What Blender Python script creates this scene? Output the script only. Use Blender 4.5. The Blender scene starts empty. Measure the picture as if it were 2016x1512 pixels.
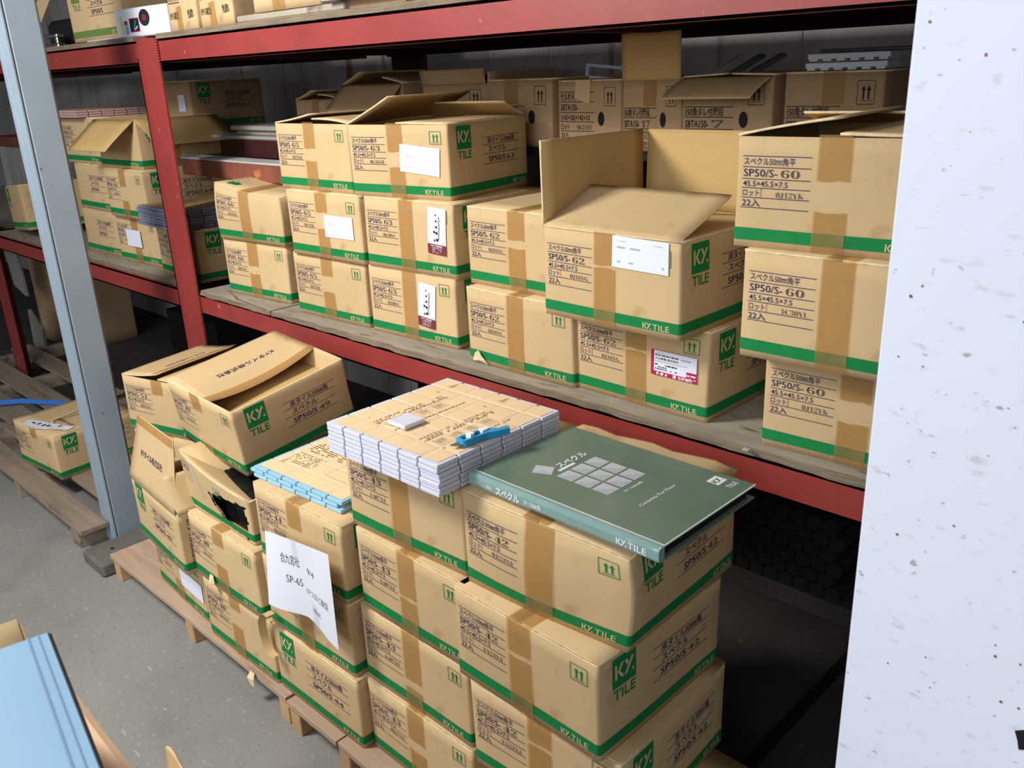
import bpy, math, random
import numpy as np
from mathutils import Matrix, Vector, Euler
random.seed(7)
sc = bpy.context.scene
col = sc.collection
PI = math.pi
R = math.radians

# ------------------------------------------------------------------ camera
cam_d = bpy.data.cameras.new('camera'); cam = bpy.data.objects.new('camera', cam_d); col.objects.link(cam)
_p, _r, _y = .344668, -.042352, -.782925
cp, sp, cr, sr = math.cos(_p), math.sin(_p), math.cos(_r), math.sin(_r)
F0 = Vector((math.sin(_y), math.cos(_y), 0)); R0 = Vector((math.cos(_y), -math.sin(_y), 0)); U0 = Vector((0, 0, 1))
FW = F0*cp - U0*sp; UU = U0*cp + F0*sp
RR = R0*cr + UU*sr; UP = -R0*sr + UU*cr
CZ = 1.42289
cam.matrix_world = Matrix(((RR.x, UP.x, -FW.x, 0), (RR.y, UP.y, -FW.y, 0), (RR.z, UP.z, -FW.z, CZ), (0, 0, 0, 1)))
cam_d.sensor_width = 36; cam_d.lens = 1723.853/2016*36
cam_d.clip_start = .02
cam_d.dof.use_dof = True; cam_d.dof.focus_distance = 1.85; cam_d.dof.aperture_fstop = 15
sc.camera = cam
# ------------------------------------------------------------------ light
w = bpy.data.worlds.new('world'); sc.world = w; w.use_nodes = True
bg = w.node_tree.nodes['Background']; bg.inputs[0].default_value = (.80, .88, 1, 1); bg.inputs[1].default_value = .20
def area(name, loc, target, sx, sy, power, colr):
    l = bpy.data.lights.new(name, 'AREA'); l.shape = 'RECTANGLE'; l.size = sx; l.size_y = sy; l.energy = power; l.color = colr
    o = bpy.data.objects.new(name, l); col.objects.link(o); o.location = loc
    o.rotation_euler = (Vector(target) - Vector(loc)).to_track_quat('-Z', 'Y').to_euler(); return o
# a lamp hanging over the aisle and the daylight of the wide open loading door behind the viewer
area('lamp_light', (-2.2, -.25, 2.28), (-1.5, 1.0, .9), .5, .5, 46, (1, .97, .92))
area('door_light', (.2, -3.8, 2.6), (-1.2, 1.2, 1.0), 4.5, 2.4, 112, (.90, .95, 1))
sc.view_settings.view_transform = 'Standard'; sc.view_settings.look = 'None'
sc.view_settings.exposure = 0.35; sc.view_settings.gamma = 1; sc.view_settings.use_curve_mapping = False

# ------------------------------------------------------------------ materials
def mat(name, rgb, rough=.8, metal=0, var=.06, vscale=6, bump=0, bscale=60, spots=None, spec=.3, coords='Object', stretch=None, tint=0, wave=None):
    m = bpy.data.materials.new(name); m.use_nodes = True; nt = m.node_tree; N = nt.nodes; Lk = nt.links
    b = N['Principled BSDF']; b.inputs['Roughness'].default_value = rough; b.inputs['Metallic'].default_value = metal
    b.inputs['Specular IOR Level'].default_value = spec
    tc = N.new('ShaderNodeTexCoord'); mp = N.new('ShaderNodeMapping'); Lk.new(tc.outputs[coords], mp.inputs[0])
    if stretch: mp.inputs['Scale'].default_value = stretch
    no = N.new('ShaderNodeTexNoise'); no.inputs['Scale'].default_value = vscale; no.inputs['Detail'].default_value = 6; Lk.new(mp.outputs[0], no.inputs[0])
    mr = N.new('ShaderNodeMapRange'); mr.inputs[1].default_value = .3; mr.inputs[2].default_value = .7; mr.inputs[3].default_value = 1-var; mr.inputs[4].default_value = 1+var
    Lk.new(no.outputs[0], mr.inputs[0])
    mx = N.new('ShaderNodeMix'); mx.data_type = 'RGBA'; mx.blend_type = 'MULTIPLY'; mx.inputs[0].default_value = 1
    mx.inputs[6].default_value = (*rgb, 1); Lk.new(mr.outputs[0], mx.inputs[7]); last = mx.outputs[2]
    if tint:
        oi = N.new('ShaderNodeObjectInfo'); m2 = N.new('ShaderNodeMapRange'); m2.inputs[3].default_value = 1-tint; m2.inputs[4].default_value = 1+tint
        Lk.new(oi.outputs['Random'], m2.inputs[0]); x2 = N.new('ShaderNodeMix'); x2.data_type = 'RGBA'; x2.blend_type = 'MULTIPLY'; x2.inputs[0].default_value = 1
        Lk.new(last, x2.inputs[6]); Lk.new(m2.outputs[0], x2.inputs[7]); last = x2.outputs[2]
    for s in (spots or []):   # (rgb, scale, threshold, softness, stretch)
        mp2 = N.new('ShaderNodeMapping'); Lk.new(tc.outputs[coords], mp2.inputs[0]); mp2.inputs['Scale'].default_value = s[4] if len(s) > 4 else (1, 1, 1)
        n2 = N.new('ShaderNodeTexNoise'); n2.inputs['Scale'].default_value = s[1]; n2.inputs['Detail'].default_value = 5; Lk.new(mp2.outputs[0], n2.inputs[0])
        r2 = N.new('ShaderNodeMapRange'); r2.inputs[1].default_value = s[2]; r2.inputs[2].default_value = s[2]+s[3]; Lk.new(n2.outputs[0], r2.inputs[0])
        x3 = N.new('ShaderNodeMix'); x3.data_type = 'RGBA'; Lk.new(r2.outputs[0], x3.inputs[0]); Lk.new(last, x3.inputs[6]); x3.inputs[7].default_value = (*s[0], 1); last = x3.outputs[2]
    Lk.new(last, b.inputs['Base Color'])
    if bump or wave:
        n3 = N.new('ShaderNodeTexNoise'); n3.inputs['Scale'].default_value = bscale; n3.inputs['Detail'].default_value = 5; Lk.new(mp.outputs[0], n3.inputs[0])
        bp = N.new('ShaderNodeBump'); bp.inputs['Strength'].default_value = bump or .1; bp.inputs['Distance'].default_value = .002; Lk.new(n3.outputs[0], bp.inputs['Height'])
        nl = bp.outputs[0]
        if wave:
            wv = N.new('ShaderNodeTexWave'); wv.inputs['Scale'].default_value = wave[0]; wv.bands_direction = wave[1]; Lk.new(tc.outputs['Object'], wv.inputs[0])
            b2 = N.new('ShaderNodeBump'); b2.inputs['Strength'].default_value = wave[2]; b2.inputs['Distance'].default_value = .001
            Lk.new(wv.outputs[0], b2.inputs['Height']); Lk.new(nl, b2.inputs['Normal']); nl = b2.outputs[0]
        Lk.new(nl, b.inputs['Normal'])
    return m
def s2l(r, g, b):
    f = lambda c: (c/255/12.92) if c <= 10 else ((c/255+.055)/1.055)**2.4
    return (f(r), f(g), f(b))
M = {}
M['card'] = mat('cardboard_outer', s2l(200, 172, 130), .85, var=.05, vscale=5, bump=.45, bscale=11, spec=.15, tint=.05,
                spots=[(s2l(180, 146, 104), 14, .62, .15)])
M['cardin'] = mat('cardboard_inner', s2l(196, 162, 108), .9, var=.05, vscale=7, bump=.1, bscale=40, spec=.1, tint=.05, wave=(55, 'DIAGONAL', .08))
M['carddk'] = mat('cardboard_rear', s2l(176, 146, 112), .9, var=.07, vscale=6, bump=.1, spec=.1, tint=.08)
M['cardlt'] = mat('cardboard_unprinted', s2l(205, 182, 138), .85, var=.03)
M['edge'] = mat('cardboard_torn_edge', s2l(222, 200, 160), .95, var=.15, vscale=80)
M['green'] = mat('green_ink', s2l(22, 124, 66), .75, var=.07, vscale=25, spec=.2, spots=[(s2l(60, 132, 80), 90, .66, .1)])
M['navy'] = mat('navy_ink', s2l(44, 42, 84), .8, var=.1, vscale=60)
M['stamp'] = mat('stamp_ink', s2l(84, 76, 70), .85, var=.35, vscale=160)
M['black'] = mat('black_ink', s2l(34, 30, 34), .8)
M['white'] = mat('white_paper', s2l(222, 225, 238), .8, var=.02, vscale=8)
M['grey'] = mat('grey_print', s2l(166, 168, 186), .9)
M['maroon'] = mat('maroon_print', s2l(112, 48, 58), .8)
M['red'] = mat('red_print', s2l(176, 32, 66), .8)
M['sheen'] = mat('white_ink', s2l(226, 230, 230), .6)
M['rack'] = mat('red_paint', s2l(144, 54, 51), .45, var=.14, vscale=5, bump=.12, bscale=50, coords='Object',
                spots=[(s2l(184, 108, 92), 30, .68, .04), (s2l(120, 52, 48), 5, .6, .2)], spec=.5)
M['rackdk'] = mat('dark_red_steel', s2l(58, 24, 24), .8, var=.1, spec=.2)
M['colm'] = mat('grey_blue_paint', s2l(148, 164, 178), .35, var=.05, vscale=9, bump=.15, bscale=25, spec=.5, spots=[(s2l(92, 108, 120), 40, .72, .03)])
M['ply'] = mat('old_plywood', s2l(158, 148, 134), .9, var=.15, vscale=6, bump=.25, bscale=40, stretch=(1, 5, 5), spots=[(s2l(104, 90, 78), 9, .6, .1, (1, 6, 1)), (s2l(178, 170, 156), 5, .6, .2)])
M['plyedge'] = mat('plywood_edge', s2l(122, 108, 92), .95, var=.3, vscale=10, bump=.4, bscale=60, stretch=(1, 1, 30))
M['pallet'] = mat('pallet_wood', s2l(176, 152, 130), .85, var=.12, vscale=7, bump=.2, bscale=30, stretch=(.6, 6, 6), tint=.06, spots=[(s2l(148, 120, 98), 8, .62, .1, (.4, 4, 4))])
M['palletg'] = mat('weathered_pallet_wood', s2l(150, 134, 118), .9, var=.15, vscale=7, bump=.25, bscale=30, stretch=(.6, 6, 6), tint=.08, spots=[(s2l(108, 96, 86), 8, .6, .12, (.4, 4, 4))])
M['palend'] = mat('sawn_pine', s2l(192, 156, 116), .85, var=.12, vscale=20, stretch=(1, 1, 6), bump=.15, tint=.06)
M['floor'] = mat('concrete', s2l(140, 138, 134), .8, var=.13, vscale=2.2, bump=.5, bscale=75, spec=.3, coords='Object',
                 spots=[(s2l(104, 101, 97), 95, .66, .04), (s2l(168, 165, 160), 22, .66, .08, (1, 4, 1)), (s2l(156, 153, 148), 60, .62, .06), (s2l(122, 118, 112), 3, .58, .2)])
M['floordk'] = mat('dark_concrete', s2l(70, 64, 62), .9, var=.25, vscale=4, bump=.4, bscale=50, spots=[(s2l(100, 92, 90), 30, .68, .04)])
M['wall'] = mat('limewashed_wall', s2l(164, 157, 156), .9, var=.12, vscale=4, stretch=(3, 1, .4), bump=.2, bscale=20,
                spots=[(s2l(118, 92, 80), 5, .60, .12, (3, 1, .3))])
M['panel'] = mat('white_enamel', s2l(224, 229, 244), .45, var=.02, vscale=3, bump=.2, bscale=14, spec=.4,
                 spots=[(s2l(176, 172, 176), 60, .66, .04, (1, 1, 1.6)), (s2l(206, 205, 214), 34, .62, .10, (1, 1, 2.5)), (s2l(150, 110, 84), 24, .755, .02)])
M['greytile'] = mat('grey_porcelain', s2l(212, 215, 232), .45, var=.03, vscale=30, tint=.02, spec=.4, spots=[(s2l(170, 174, 192), 300, .68, .05)])
M['bluetile'] = mat('pale_blue_porcelain', s2l(152, 200, 226), .4, var=.04, vscale=30, tint=.03, spec=.4)
M['pinktile'] = mat('pink_porcelain', s2l(198, 160, 160), .5, var=.05, tint=.03)
M['slatetile'] = mat('slate_blue_porcelain', s2l(136, 142, 168), .5, var=.06, tint=.03)
M['blacktile'] = mat('black_porcelain', s2l(20, 20, 25), .35, var=.1, tint=.1)
M['kraft'] = mat('kraft_paper', s2l(232, 203, 162), .85, var=.04, vscale=10, bump=.1, bscale=40, tint=.02)
M['kraftdk'] = mat('darker_kraft_paper', s2l(198, 166, 118), .85, var=.05, vscale=10, bump=.1, bscale=40)  # deeper brown kraft for the left bay sheets, tape curl and floor carton
M['print'] = mat('faint_black_print', s2l(112, 92, 70), .9, var=.3, vscale=200)
M['catg'] = mat('dark_green_laminate', s2l(98, 122, 106), .28, var=.07, vscale=14, bump=.05, bscale=20, spec=.5, spots=[(s2l(150, 170, 158), 130, .74, .02)])
M['cats'] = mat('teal_spine_film', s2l(128, 158, 156), .2, var=.06, vscale=20, spec=.6, spots=[(s2l(190, 215, 215), 60, .66, .05, (.3, 3, 3))])
M['diam'] = mat('pale_grey_print', s2l(186, 190, 196), .5, var=.05, vscale=200)
M['diamd'] = mat('mid_grey_print', s2l(170, 176, 180), .5, var=.05, vscale=200)
M['dark'] = mat('black_pages', s2l(24, 22, 26), .7)
M['cyan'] = mat('cyan_plastic', s2l(24, 150, 200), .3, var=.03, spec=.5)
M['wplast'] = mat('white_plastic', s2l(235, 240, 242), .35)
M['steel'] = mat('blade_steel', s2l(130, 124, 118), .35, metal=.7)
M['chrome'] = mat('chrome', (.8, .82, .85), .12, metal=1)
M['binder'] = mat('pale_blue_vinyl', s2l(150, 190, 222), .35, var=.04, vscale=9, bump=.06, bscale=12, spec=.4)
M['binderd'] = mat('blue_vinyl_crease', s2l(122, 160, 190), .4)
M['binderk'] = mat('dark_binder_board', s2l(50, 56, 66), .7)
M['peach'] = mat('smooth_light_board', s2l(246, 208, 172), .7, var=.04, vscale=4)
M['rust'] = mat('rusty_brown_paint', s2l(128, 74, 58), .7, var=.25, vscale=14, bump=.2, spots=[(s2l(190, 120, 70), 9, .68, .05)])
M['whitewd'] = mat('dusty_white_board', s2l(182, 180, 178), .8, var=.08)
M['black2'] = mat('black_plastic', s2l(22, 22, 24), .6)
M['blue'] = mat('blue_strap', s2l(60, 125, 215), .4, var=.06)
M['concb'] = mat('footing_concrete', s2l(104, 102, 96), .9, var=.15, vscale=12, bump=.5, bscale=40)
M['pipe'] = mat('shade_darkened_steel', s2l(44, 42, 42), .8)  # pipe steel darkened so its colour carries the deep shade under the racking
M['slab'] = mat('pale_stone_slab', s2l(150, 146, 140), .7, var=.08)
M['violet'] = mat('dark_grey_tiles', s2l(84, 84, 90), .6)
M['icewhite'] = mat('white_moulding', s2l(206, 216, 228), .5)
M['olive'] = mat('olive_green_ink', s2l(98, 124, 62), .8, var=.06, vscale=25)
M['bluebk'] = mat('dark_blue_sheet', s2l(40, 60, 100), .6)
M['yel'] = mat('yellow_print', s2l(214, 224, 60), .7)
M['mag'] = mat('magenta_print', s2l(160, 60, 110), .7)
M['lblue'] = mat('light_blue_print', s2l(130, 160, 220), .7)
# packing tape: clear brown film
def tape_mat(name, tr, kd, fac):
    m = bpy.data.materials.new(name); m.use_nodes = True; nt = m.node_tree; N = nt.nodes; Lk = nt.links
    b = N['Principled BSDF']; b.inputs['Base Color'].default_value = (*kd, 1); b.inputs['Roughness'].default_value = .18
    t = N.new('ShaderNodeBsdfTransparent'); t.inputs[0].default_value = (*tr, 1)
    mx = N.new('ShaderNodeMixShader'); tc = N.new('ShaderNodeTexCoord'); n = N.new('ShaderNodeTexNoise'); n.inputs['Scale'].default_value = 18; n.inputs['Detail'].default_value = 4
    Lk.new(tc.outputs['Object'], n.inputs[0])
    r = N.new('ShaderNodeMapRange'); r.inputs[1].default_value = .3; r.inputs[2].default_value = .7; r.inputs[3].default_value = fac-.1; r.inputs[4].default_value = fac+.12
    Lk.new(n.outputs[0], r.inputs[0]); Lk.new(r.outputs[0], mx.inputs[0]); Lk.new(t.outputs[0], mx.inputs[1]); Lk.new(b.outputs[0], mx.inputs[2])
    bp = N.new('ShaderNodeBump'); bp.inputs['Strength'].default_value = .25; bp.inputs['Distance'].default_value = .002; n4 = N.new('ShaderNodeTexNoise'); n4.inputs['Scale'].default_value = 40; n4.inputs['Distortion'].default_value = 2
    Lk.new(tc.outputs['Object'], n4.inputs[0]); Lk.new(n4.outputs[0], bp.inputs['Height']); Lk.new(bp.outputs[0], b.inputs['Normal'])
    Lk.new(mx.outputs[0], nt.nodes['Material Output'].inputs[0]); return m
M['tape'] = tape_mat('brown_packing_tape', s2l(242, 226, 196), s2l(190, 157, 110), .30)
M['clear'] = tape_mat('clear_tape', (.95, .95, .96), (.8, .8, .84), .2)

# ------------------------------------------------------------------ helpers
def empty(name, label, cat, loc=(0, 0, 0), rot=(0, 0, 0), group=None, kind=None):
    o = bpy.data.objects.new(name, None); o.empty_display_size = .05; col.objects.link(o); o.location = loc; o.rotation_euler = rot
    tag(o, label, cat, group, kind); return o
def tag(o, label=None, cat=None, group=None, kind=None):
    if label: o['label'] = label
    if cat: o['category'] = cat
    if group: o['group'] = group
    if kind: o['kind'] = kind
    return o
def mk(name, V, F, mats, parent=None, mi=None, smooth=False):
    me = bpy.data.meshes.new(name); me.from_pydata([tuple(map(float, v)) for v in V], [], [tuple(int(i) for i in f) for f in F])
    for m in (mats if isinstance(mats, (list, tuple)) else [mats]): me.materials.append(M[m] if isinstance(m, str) else m)
    if mi is not None: me.polygons.foreach_set('material_index', list(map(int, mi)))
    if smooth: me.shade_smooth()
    me.update(); o = bpy.data.objects.new(name, me); col.objects.link(o)
    if parent: o.parent = parent
    return o
class MB:
    def __init__(s): s.V = []; s.F = []; s.I = []
    def add(s, V, F, i=0):
        b = len(s.V); s.V += [tuple(v) for v in V]; s.F += [tuple(a+b for a in f) for f in F]; s.I += [i]*len(F); return s
    def box(s, a, b, i=0, bev=0, T=None):
        x0, y0, z0 = a; x1, y1, z1 = b
        if bev:   # chamfered box
            c = bev; V = []; F = []
            bm = []
            for ix, X in ((0, (x0, x0+c)), (1, (x1, x1-c))):
                for iy, Y in ((0, (y0, y0+c)), (1, (y1, y1-c))):
                    for iz, Z in ((0, (z0, z0+c)), (1, (z1, z1-c))):
                        V += [(X[0], Y[1], Z[1]), (X[1], Y[0], Z[1]), (X[1], Y[1], Z[0])]
            k = lambda ix, iy, iz, q: (ix*4+iy*2+iz)*3+q
            F += [(k(0,0,0,0), k(0,0,1,0), k(0,1,1,0), k(0,1,0,0)), (k(1,0,0,0), k(1,1,0,0), k(1,1,1,0), k(1,0,1,0)),
                  (k(0,0,0,1), k(1,0,0,1), k(1,0,1,1), k(0,0,1,1)), (k(0,1,0,1), k(0,1,1,1), k(1,1,1,1), k(1,1,0,1)),
                  (k(0,0,0,2), k(0,1,0,2), k(1,1,0,2), k(1,0,0,2)), (k(0,0,1,2), k(1,0,1,2), k(1,1,1,2), k(0,1,1,2))]
            for a_ in (0, 1):
                for b_ in (0, 1):
                    F += [(k(a_,b_,0,0), k(a_,b_,1,0), k(a_,b_,1,1), k(a_,b_,0,1)), (k(a_,0,b_,0), k(a_,1,b_,0), k(a_,1,b_,2), k(a_,0,b_,2)), (k(0,a_,b_,1), k(1,a_,b_,1), k(1,a_,b_,2), k(0,a_,b_,2))]
            F += [(k(a_,b_,c_,0), k(a_,b_,c_,1), k(a_,b_,c_,2)) for a_ in (0,1) for b_ in (0,1) for c_ in (0,1)]
        else:
            V = [(x0,y0,z0),(x1,y0,z0),(x1,y1,z0),(x0,y1,z0),(x0,y0,z1),(x1,y0,z1),(x1,y1,z1),(x0,y1,z1)]
            F = [(0,3,2,1),(4,5,6,7),(0,1,5,4),(1,2,6,5),(2,3,7,6),(3,0,4,7)]
        if T is not None: V = [tuple(T @ Vector(v)) for v in V]
        return s.add(V, F, i)
    def cyl(s, a, b, r, n=16, i=0, r2=None):
        a = Vector(a); b = Vector(b); d = (b-a).normalized(); u = d.orthogonal().normalized(); v = d.cross(u); r2 = r if r2 is None else r2
        V = [a+(u*math.cos(t)+v*math.sin(t))*r for t in [2*PI*k/n for k in range(n)]]+[b+(u*math.cos(t)+v*math.sin(t))*r2 for t in [2*PI*k/n for k in range(n)]]
        return s.add(V, [(k, (k+1)%n, n+(k+1)%n, n+k) for k in range(n)]+[tuple(reversed(range(n))), tuple(range(n, 2*n))], i)
    def build(s, name, mats, parent=None, smooth=False):
        o = mk(name, s.V, s.F, mats, parent, s.I, smooth)
        import bmesh
        bm = bmesh.new(); bm.from_mesh(o.data); bmesh.ops.recalc_face_normals(bm, faces=bm.faces); bm.to_mesh(o.data); bm.free()
        return o
def bx(name, a, b, m, parent=None, bev=0): return MB().box(a, b, 0, bev).build(name, m, parent)

# glyph cache: each string becomes flat polygons once
_gc = {}
def glyph(s, slim=0):
    k = (s, slim)
    if k not in _gc:
        c = bpy.data.curves.new('t', 'FONT'); c.body = s; c.resolution_u = 2; c.offset = slim
        o = bpy.data.objects.new('t', c); col.objects.link(o); bpy.context.view_layer.update()
        ev = o.evaluated_get(bpy.context.evaluated_depsgraph_get()); m = ev.to_mesh()
        V = np.array([v.co[:2] for v in m.vertices], float) if len(m.vertices) else np.zeros((1, 2)); F = [tuple(p.vertices) for p in m.polygons]
        ev.to_mesh_clear(); bpy.data.objects.remove(o); bpy.data.curves.remove(c)
        V[:, 0] -= V[:, 0].min(); _gc[k] = (V, F, V[:, 0].max())
    return _gc[k]
class Art:
    """flat artwork in millimetres, u right, v down from the top of the face"""
    def __init__(s): s.V = []; s.F = []; s.I = []
    def poly(s, P, i=0):
        b = len(s.V); s.V += list(P); s.F.append(tuple(range(b, b+len(P)))); s.I.append(i)
    def bar(s, u0, v0, u1, v1, t=.9, i=0):
        L = math.hypot(u1-u0, v1-v0); n = max(1, int(L/18)); dx, dy = (u1-u0)/L, (v1-v0)/L; nx, ny = -dy*t/2, dx*t/2
        for k in range(n):
            a, c = k/n, (k+1)/n; p = (u0+(u1-u0)*a, v0+(v1-v0)*a); q = (u0+(u1-u0)*c, v0+(v1-v0)*c)
            s.poly([(p[0]-nx, p[1]-ny), (p[0]+nx, p[1]+ny), (q[0]+nx, q[1]+ny), (q[0]-nx, q[1]-ny)], i)
    def rect(s, u0, v0, u1, v1, i=0, step=25):
        nu = max(1, round(abs(u1-u0)/step)); nv = max(1, round(abs(v1-v0)/step))
        for a in range(nu):
            for b in range(nv):
                x0 = u0+(u1-u0)*a/nu; x1 = u0+(u1-u0)*(a+1)/nu; y0 = v0+(v1-v0)*b/nv; y1 = v0+(v1-v0)*(b+1)/nv
                s.poly([(x0, y0), (x0, y1), (x1, y1), (x1, y0)], i)
    def text(s, t, u, v, h, w=None, i=0, slim=0, rot=0, shear=0):
        """u,v = left end of the baseline, h = capital height, w = full width"""
        V, F, W = glyph(t, slim); k = h/.7; kx = (w/W) if w else k; b = len(s.V); c, d = math.cos(rot), math.sin(rot)
        for x, y in V:
            X = x*kx+y*k*shear; Y = -y*k; s.V.append((u+X*c-Y*d, v+X*d+Y*c))
        for f in F: s.F.append(tuple(q+b for q in f)); s.I.append(i)
    def ky(s, u, v, sz, i=0):
        """the slanted KY. mark, left/bottom at u,v, height sz"""
        g = lambda pts: s.poly([(u+x*sz, v-y*sz) for x, y in pts], i)
        g([(0, 0), (.19, 0), (.19, 1), (0, 1)]); g([(.22, .5), (.55, 1), (.80, 1), (.44, .5)]); g([(.22, .5), (.44, .5), (.82, 0), (.58, 0)])
        g([(.86, 1), (1.08, 1), (1.22, .70), (1.06, .54)]); g([(1.45, 1), (1.68, 1), (1.05, 0), (.82, 0)])
        g([(1.50, 0), (1.68, 0), (1.68, .19), (1.50, .19)])
    def arrows(s, u0, v0, u1, v1, i=0):
        t = 1.3
        s.bar(u0, v0, u1, v0, t, i); s.bar(u0, v1, u1, v1, t, i); s.bar(u0, v0, u0, v1, t, i); s.bar(u1, v0, u1, v1, t, i)
        W = u1-u0; H = v1-v0
        for f in (.36, .66):
            c = u0+W*f; s.poly([(c-W*.045, v0+H*.8), (c+W*.045, v0+H*.8), (c+W*.045, v0+H*.42), (c-W*.045, v0+H*.42)], i)
            s.poly([(c-W*.12, v0+H*.42), (c+W*.12, v0+H*.42), (c, v0+H*.2)], i)
        s.bar(u0+W*.2, v0+H*.86, u0+W*.82, v0+H*.86, 1, i)
    def dashes(s, u0, v0, u1, rows, dv, h=1.2, i=0, fill=.75, seed=1, gap=.5):
        rg = random.Random(seed)
        for r in range(rows):
            u = u0
            while u < u1:
                wd = rg.uniform(1, 3.2)*h
                if rg.random() < fill: s.poly([(u, v0+r*dv), (min(u+wd, u1), v0+r*dv), (min(u+wd, u1), v0+r*dv+h), (u, v0+r*dv+h)], i)
                u += wd+gap*h
def serif(t):
    o = ''
    for ch in t:
        if ch.isdigit(): o += chr(0x1D7CE+int(ch))
        elif ch.isupper(): o += chr(0x1D400+ord(ch)-65)
        else: o += ch
    return o

# ------------------------------------------------------------------ cartons
BW, BD, BH = .317, .322, .175
class Carton:
    def __init__(s, label, x, y, z, rz=0, rx=0, ry=0, w=BW, d=BD, h=BH, bulge=.002, noise=.0012, crush=None, seed=0, outer='card', inner='cardin',
                 band='green', name='tile_carton', cat='box', group=None, cut=None):
        s.w, s.d, s.h, s.b, s.n, s.crush, s.outer, s.inner = w, d, h, bulge, noise, crush, outer, inner
        rg = np.random.RandomState(seed+11); s.ph = rg.rand(3, 4)*6.28; s.fr = 9+rg.rand(3, 4)*16; s.dr = rg.randn(3, 4, 3); s.dr /= np.linalg.norm(s.dr, axis=2)[..., None]
        s.root = empty(name, label, cat, (x, y, z), (rx, ry, rz), group)
        s.body(cut)
        if band: s.band(band)
    def warp(s, P):
        P = np.asarray(P, float); u = P[:, 0]/s.w; v = P[:, 1]/s.d; t = P[:, 2]/s.h; c = lambda a: np.sin(np.pi*np.clip(a, 0, 1)); tc = np.clip(t, 0, 1)
        D = np.zeros_like(P)
        D[:, 0] += (2*u-1)*s.b*c(v)*(.35+.65*c(t)); D[:, 1] += (2*v-1)*s.b*c(u)*(.35+.65*c(t))
        for k in range(2):
            D[:, k] += s.n*sum(np.sin(P@s.dr[k, q]*s.fr[k, q]+s.ph[k, q]) for q in range(4))*.5
        Q = P+D
        if s.crush is not None: Q = Q+s.crush(u, v, t, P)
        return Q
    def ring(s, o, n=10, rc=.006):
        w, d = s.w, s.d; L = []
        for (cx, cy, a0) in ((w-rc, rc, -90), (w-rc, d-rc, 0), (rc, d-rc, 90), (rc, rc, 180)):
            for q in range(4):
                a = R(a0+30*q); L.append((cx+math.cos(a)*(rc+o), cy+math.sin(a)*(rc+o)))
            nx = {-90: (w+o, rc, w+o, d-rc), 0: (w-rc, d+o, rc, d+o), 90: (-o, d-rc, -o, rc), 180: (rc, -o, w-rc, -o)}[a0]
            for q in range(1, n):
                f = q/n; L.append((nx[0]+(nx[2]-nx[0])*f, nx[1]+(nx[3]-nx[1])*f))
        return L
    def body(s, cut=None):
        n = 64 if cut else 10; zs = np.linspace(0, s.h-.004, 40 if cut else 8); ro = s.ring(0, n); ri = s.ring(-.004, n); K = len(ro); V = []
        for z in zs: V += [(x, y, z) for x, y in ro]
        for z in zs: V += [(x, y, max(z, .004)) for x, y in ri]
        F = []; I = []; nz = len(zs)
        for k in range(nz-1):
            for q in range(K):
                q2 = (q+1) % K
                if cut:
                    m_ = [(ro[q][0]+ro[q2][0])/2/s.w, (ro[q][1]+ro[q2][1])/2, (zs[k]+zs[k+1])/2/s.h]
                    if cut(*m_): continue
                F.append((k*K+q, k*K+q2, (k+1)*K+q2, (k+1)*K+q)); I.append(0)
                b = nz*K; F.append((b+k*K+q2, b+k*K+q, b+(k+1)*K+q, b+(k+1)*K+q2)); I.append(1)
        for q in range(K):
            q2 = (q+1) % K; t = (nz-1)*K; b = nz*K+t
            if not (cut and cut((ro[q][0]+ro[q2][0])/2/s.w, (ro[q][1]+ro[q2][1])/2, .99)): F.append((t+q, t+q2, b+q2, b+q)); I.append(2)
        F.append(tuple(reversed(range(K)))); I.append(0); F.append(tuple(range(nz*K, nz*K+K))); I.append(1)
        o = mk('carton_body', s.warp(V), F, [s.outer, s.inner, 'edge'], s.root, I); s.bodyob = o
        for p in o.data.polygons: p.use_smooth = len(p.vertices) == 4
    def band(s, m, z0=.063, z1=.175, off=.0006):
        ro = s.ring(off); K = len(ro); zz = [s.h*z0, s.h*(z0+z1)/2, s.h*z1]; V = []
        for z in zz: V += [(x, y, z) for x, y in ro]
        mk('green_band', s.warp(V), [(k*K+q, k*K+(q+1) % K, (k+1)*K+(q+1) % K, (k+1)*K+q) for k in range(2) for q in range(K)], m, s.root, smooth=True)
    def P3(s, side, uv, off):
        w, d, h = s.w, s.d, s.h; uv = np.asarray(uv, float)/1000; u, v = uv[:, 0], uv[:, 1]
        if side in 'FB': u = u*w/BW
        else: u = u*d/BD
        z = h-v*h/BH; o = np.full_like(u, off)
        if side == 'F': P = np.stack([u, -o, z], 1)
        elif side == 'B': P = np.stack([w-u, d+o, z], 1)
        elif side == 'R': P = np.stack([w+o, u, z], 1)
        elif side == 'L': P = np.stack([-o, d-u, z], 1)
        else: P = np.stack([u, d-v*1.0*d/BD, h+o], 1)   # T: v from the back edge
        return P
    def put(s, art, side, name, mats, off=.0011, parent=None, label=None):
        o = mk(name, s.warp(s.P3(side, art.V, off)), [tuple(reversed(f)) if 0 else f for f in art.F], mats, parent or s.root, art.I)
        if label: o['label'] = label
        return o
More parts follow.
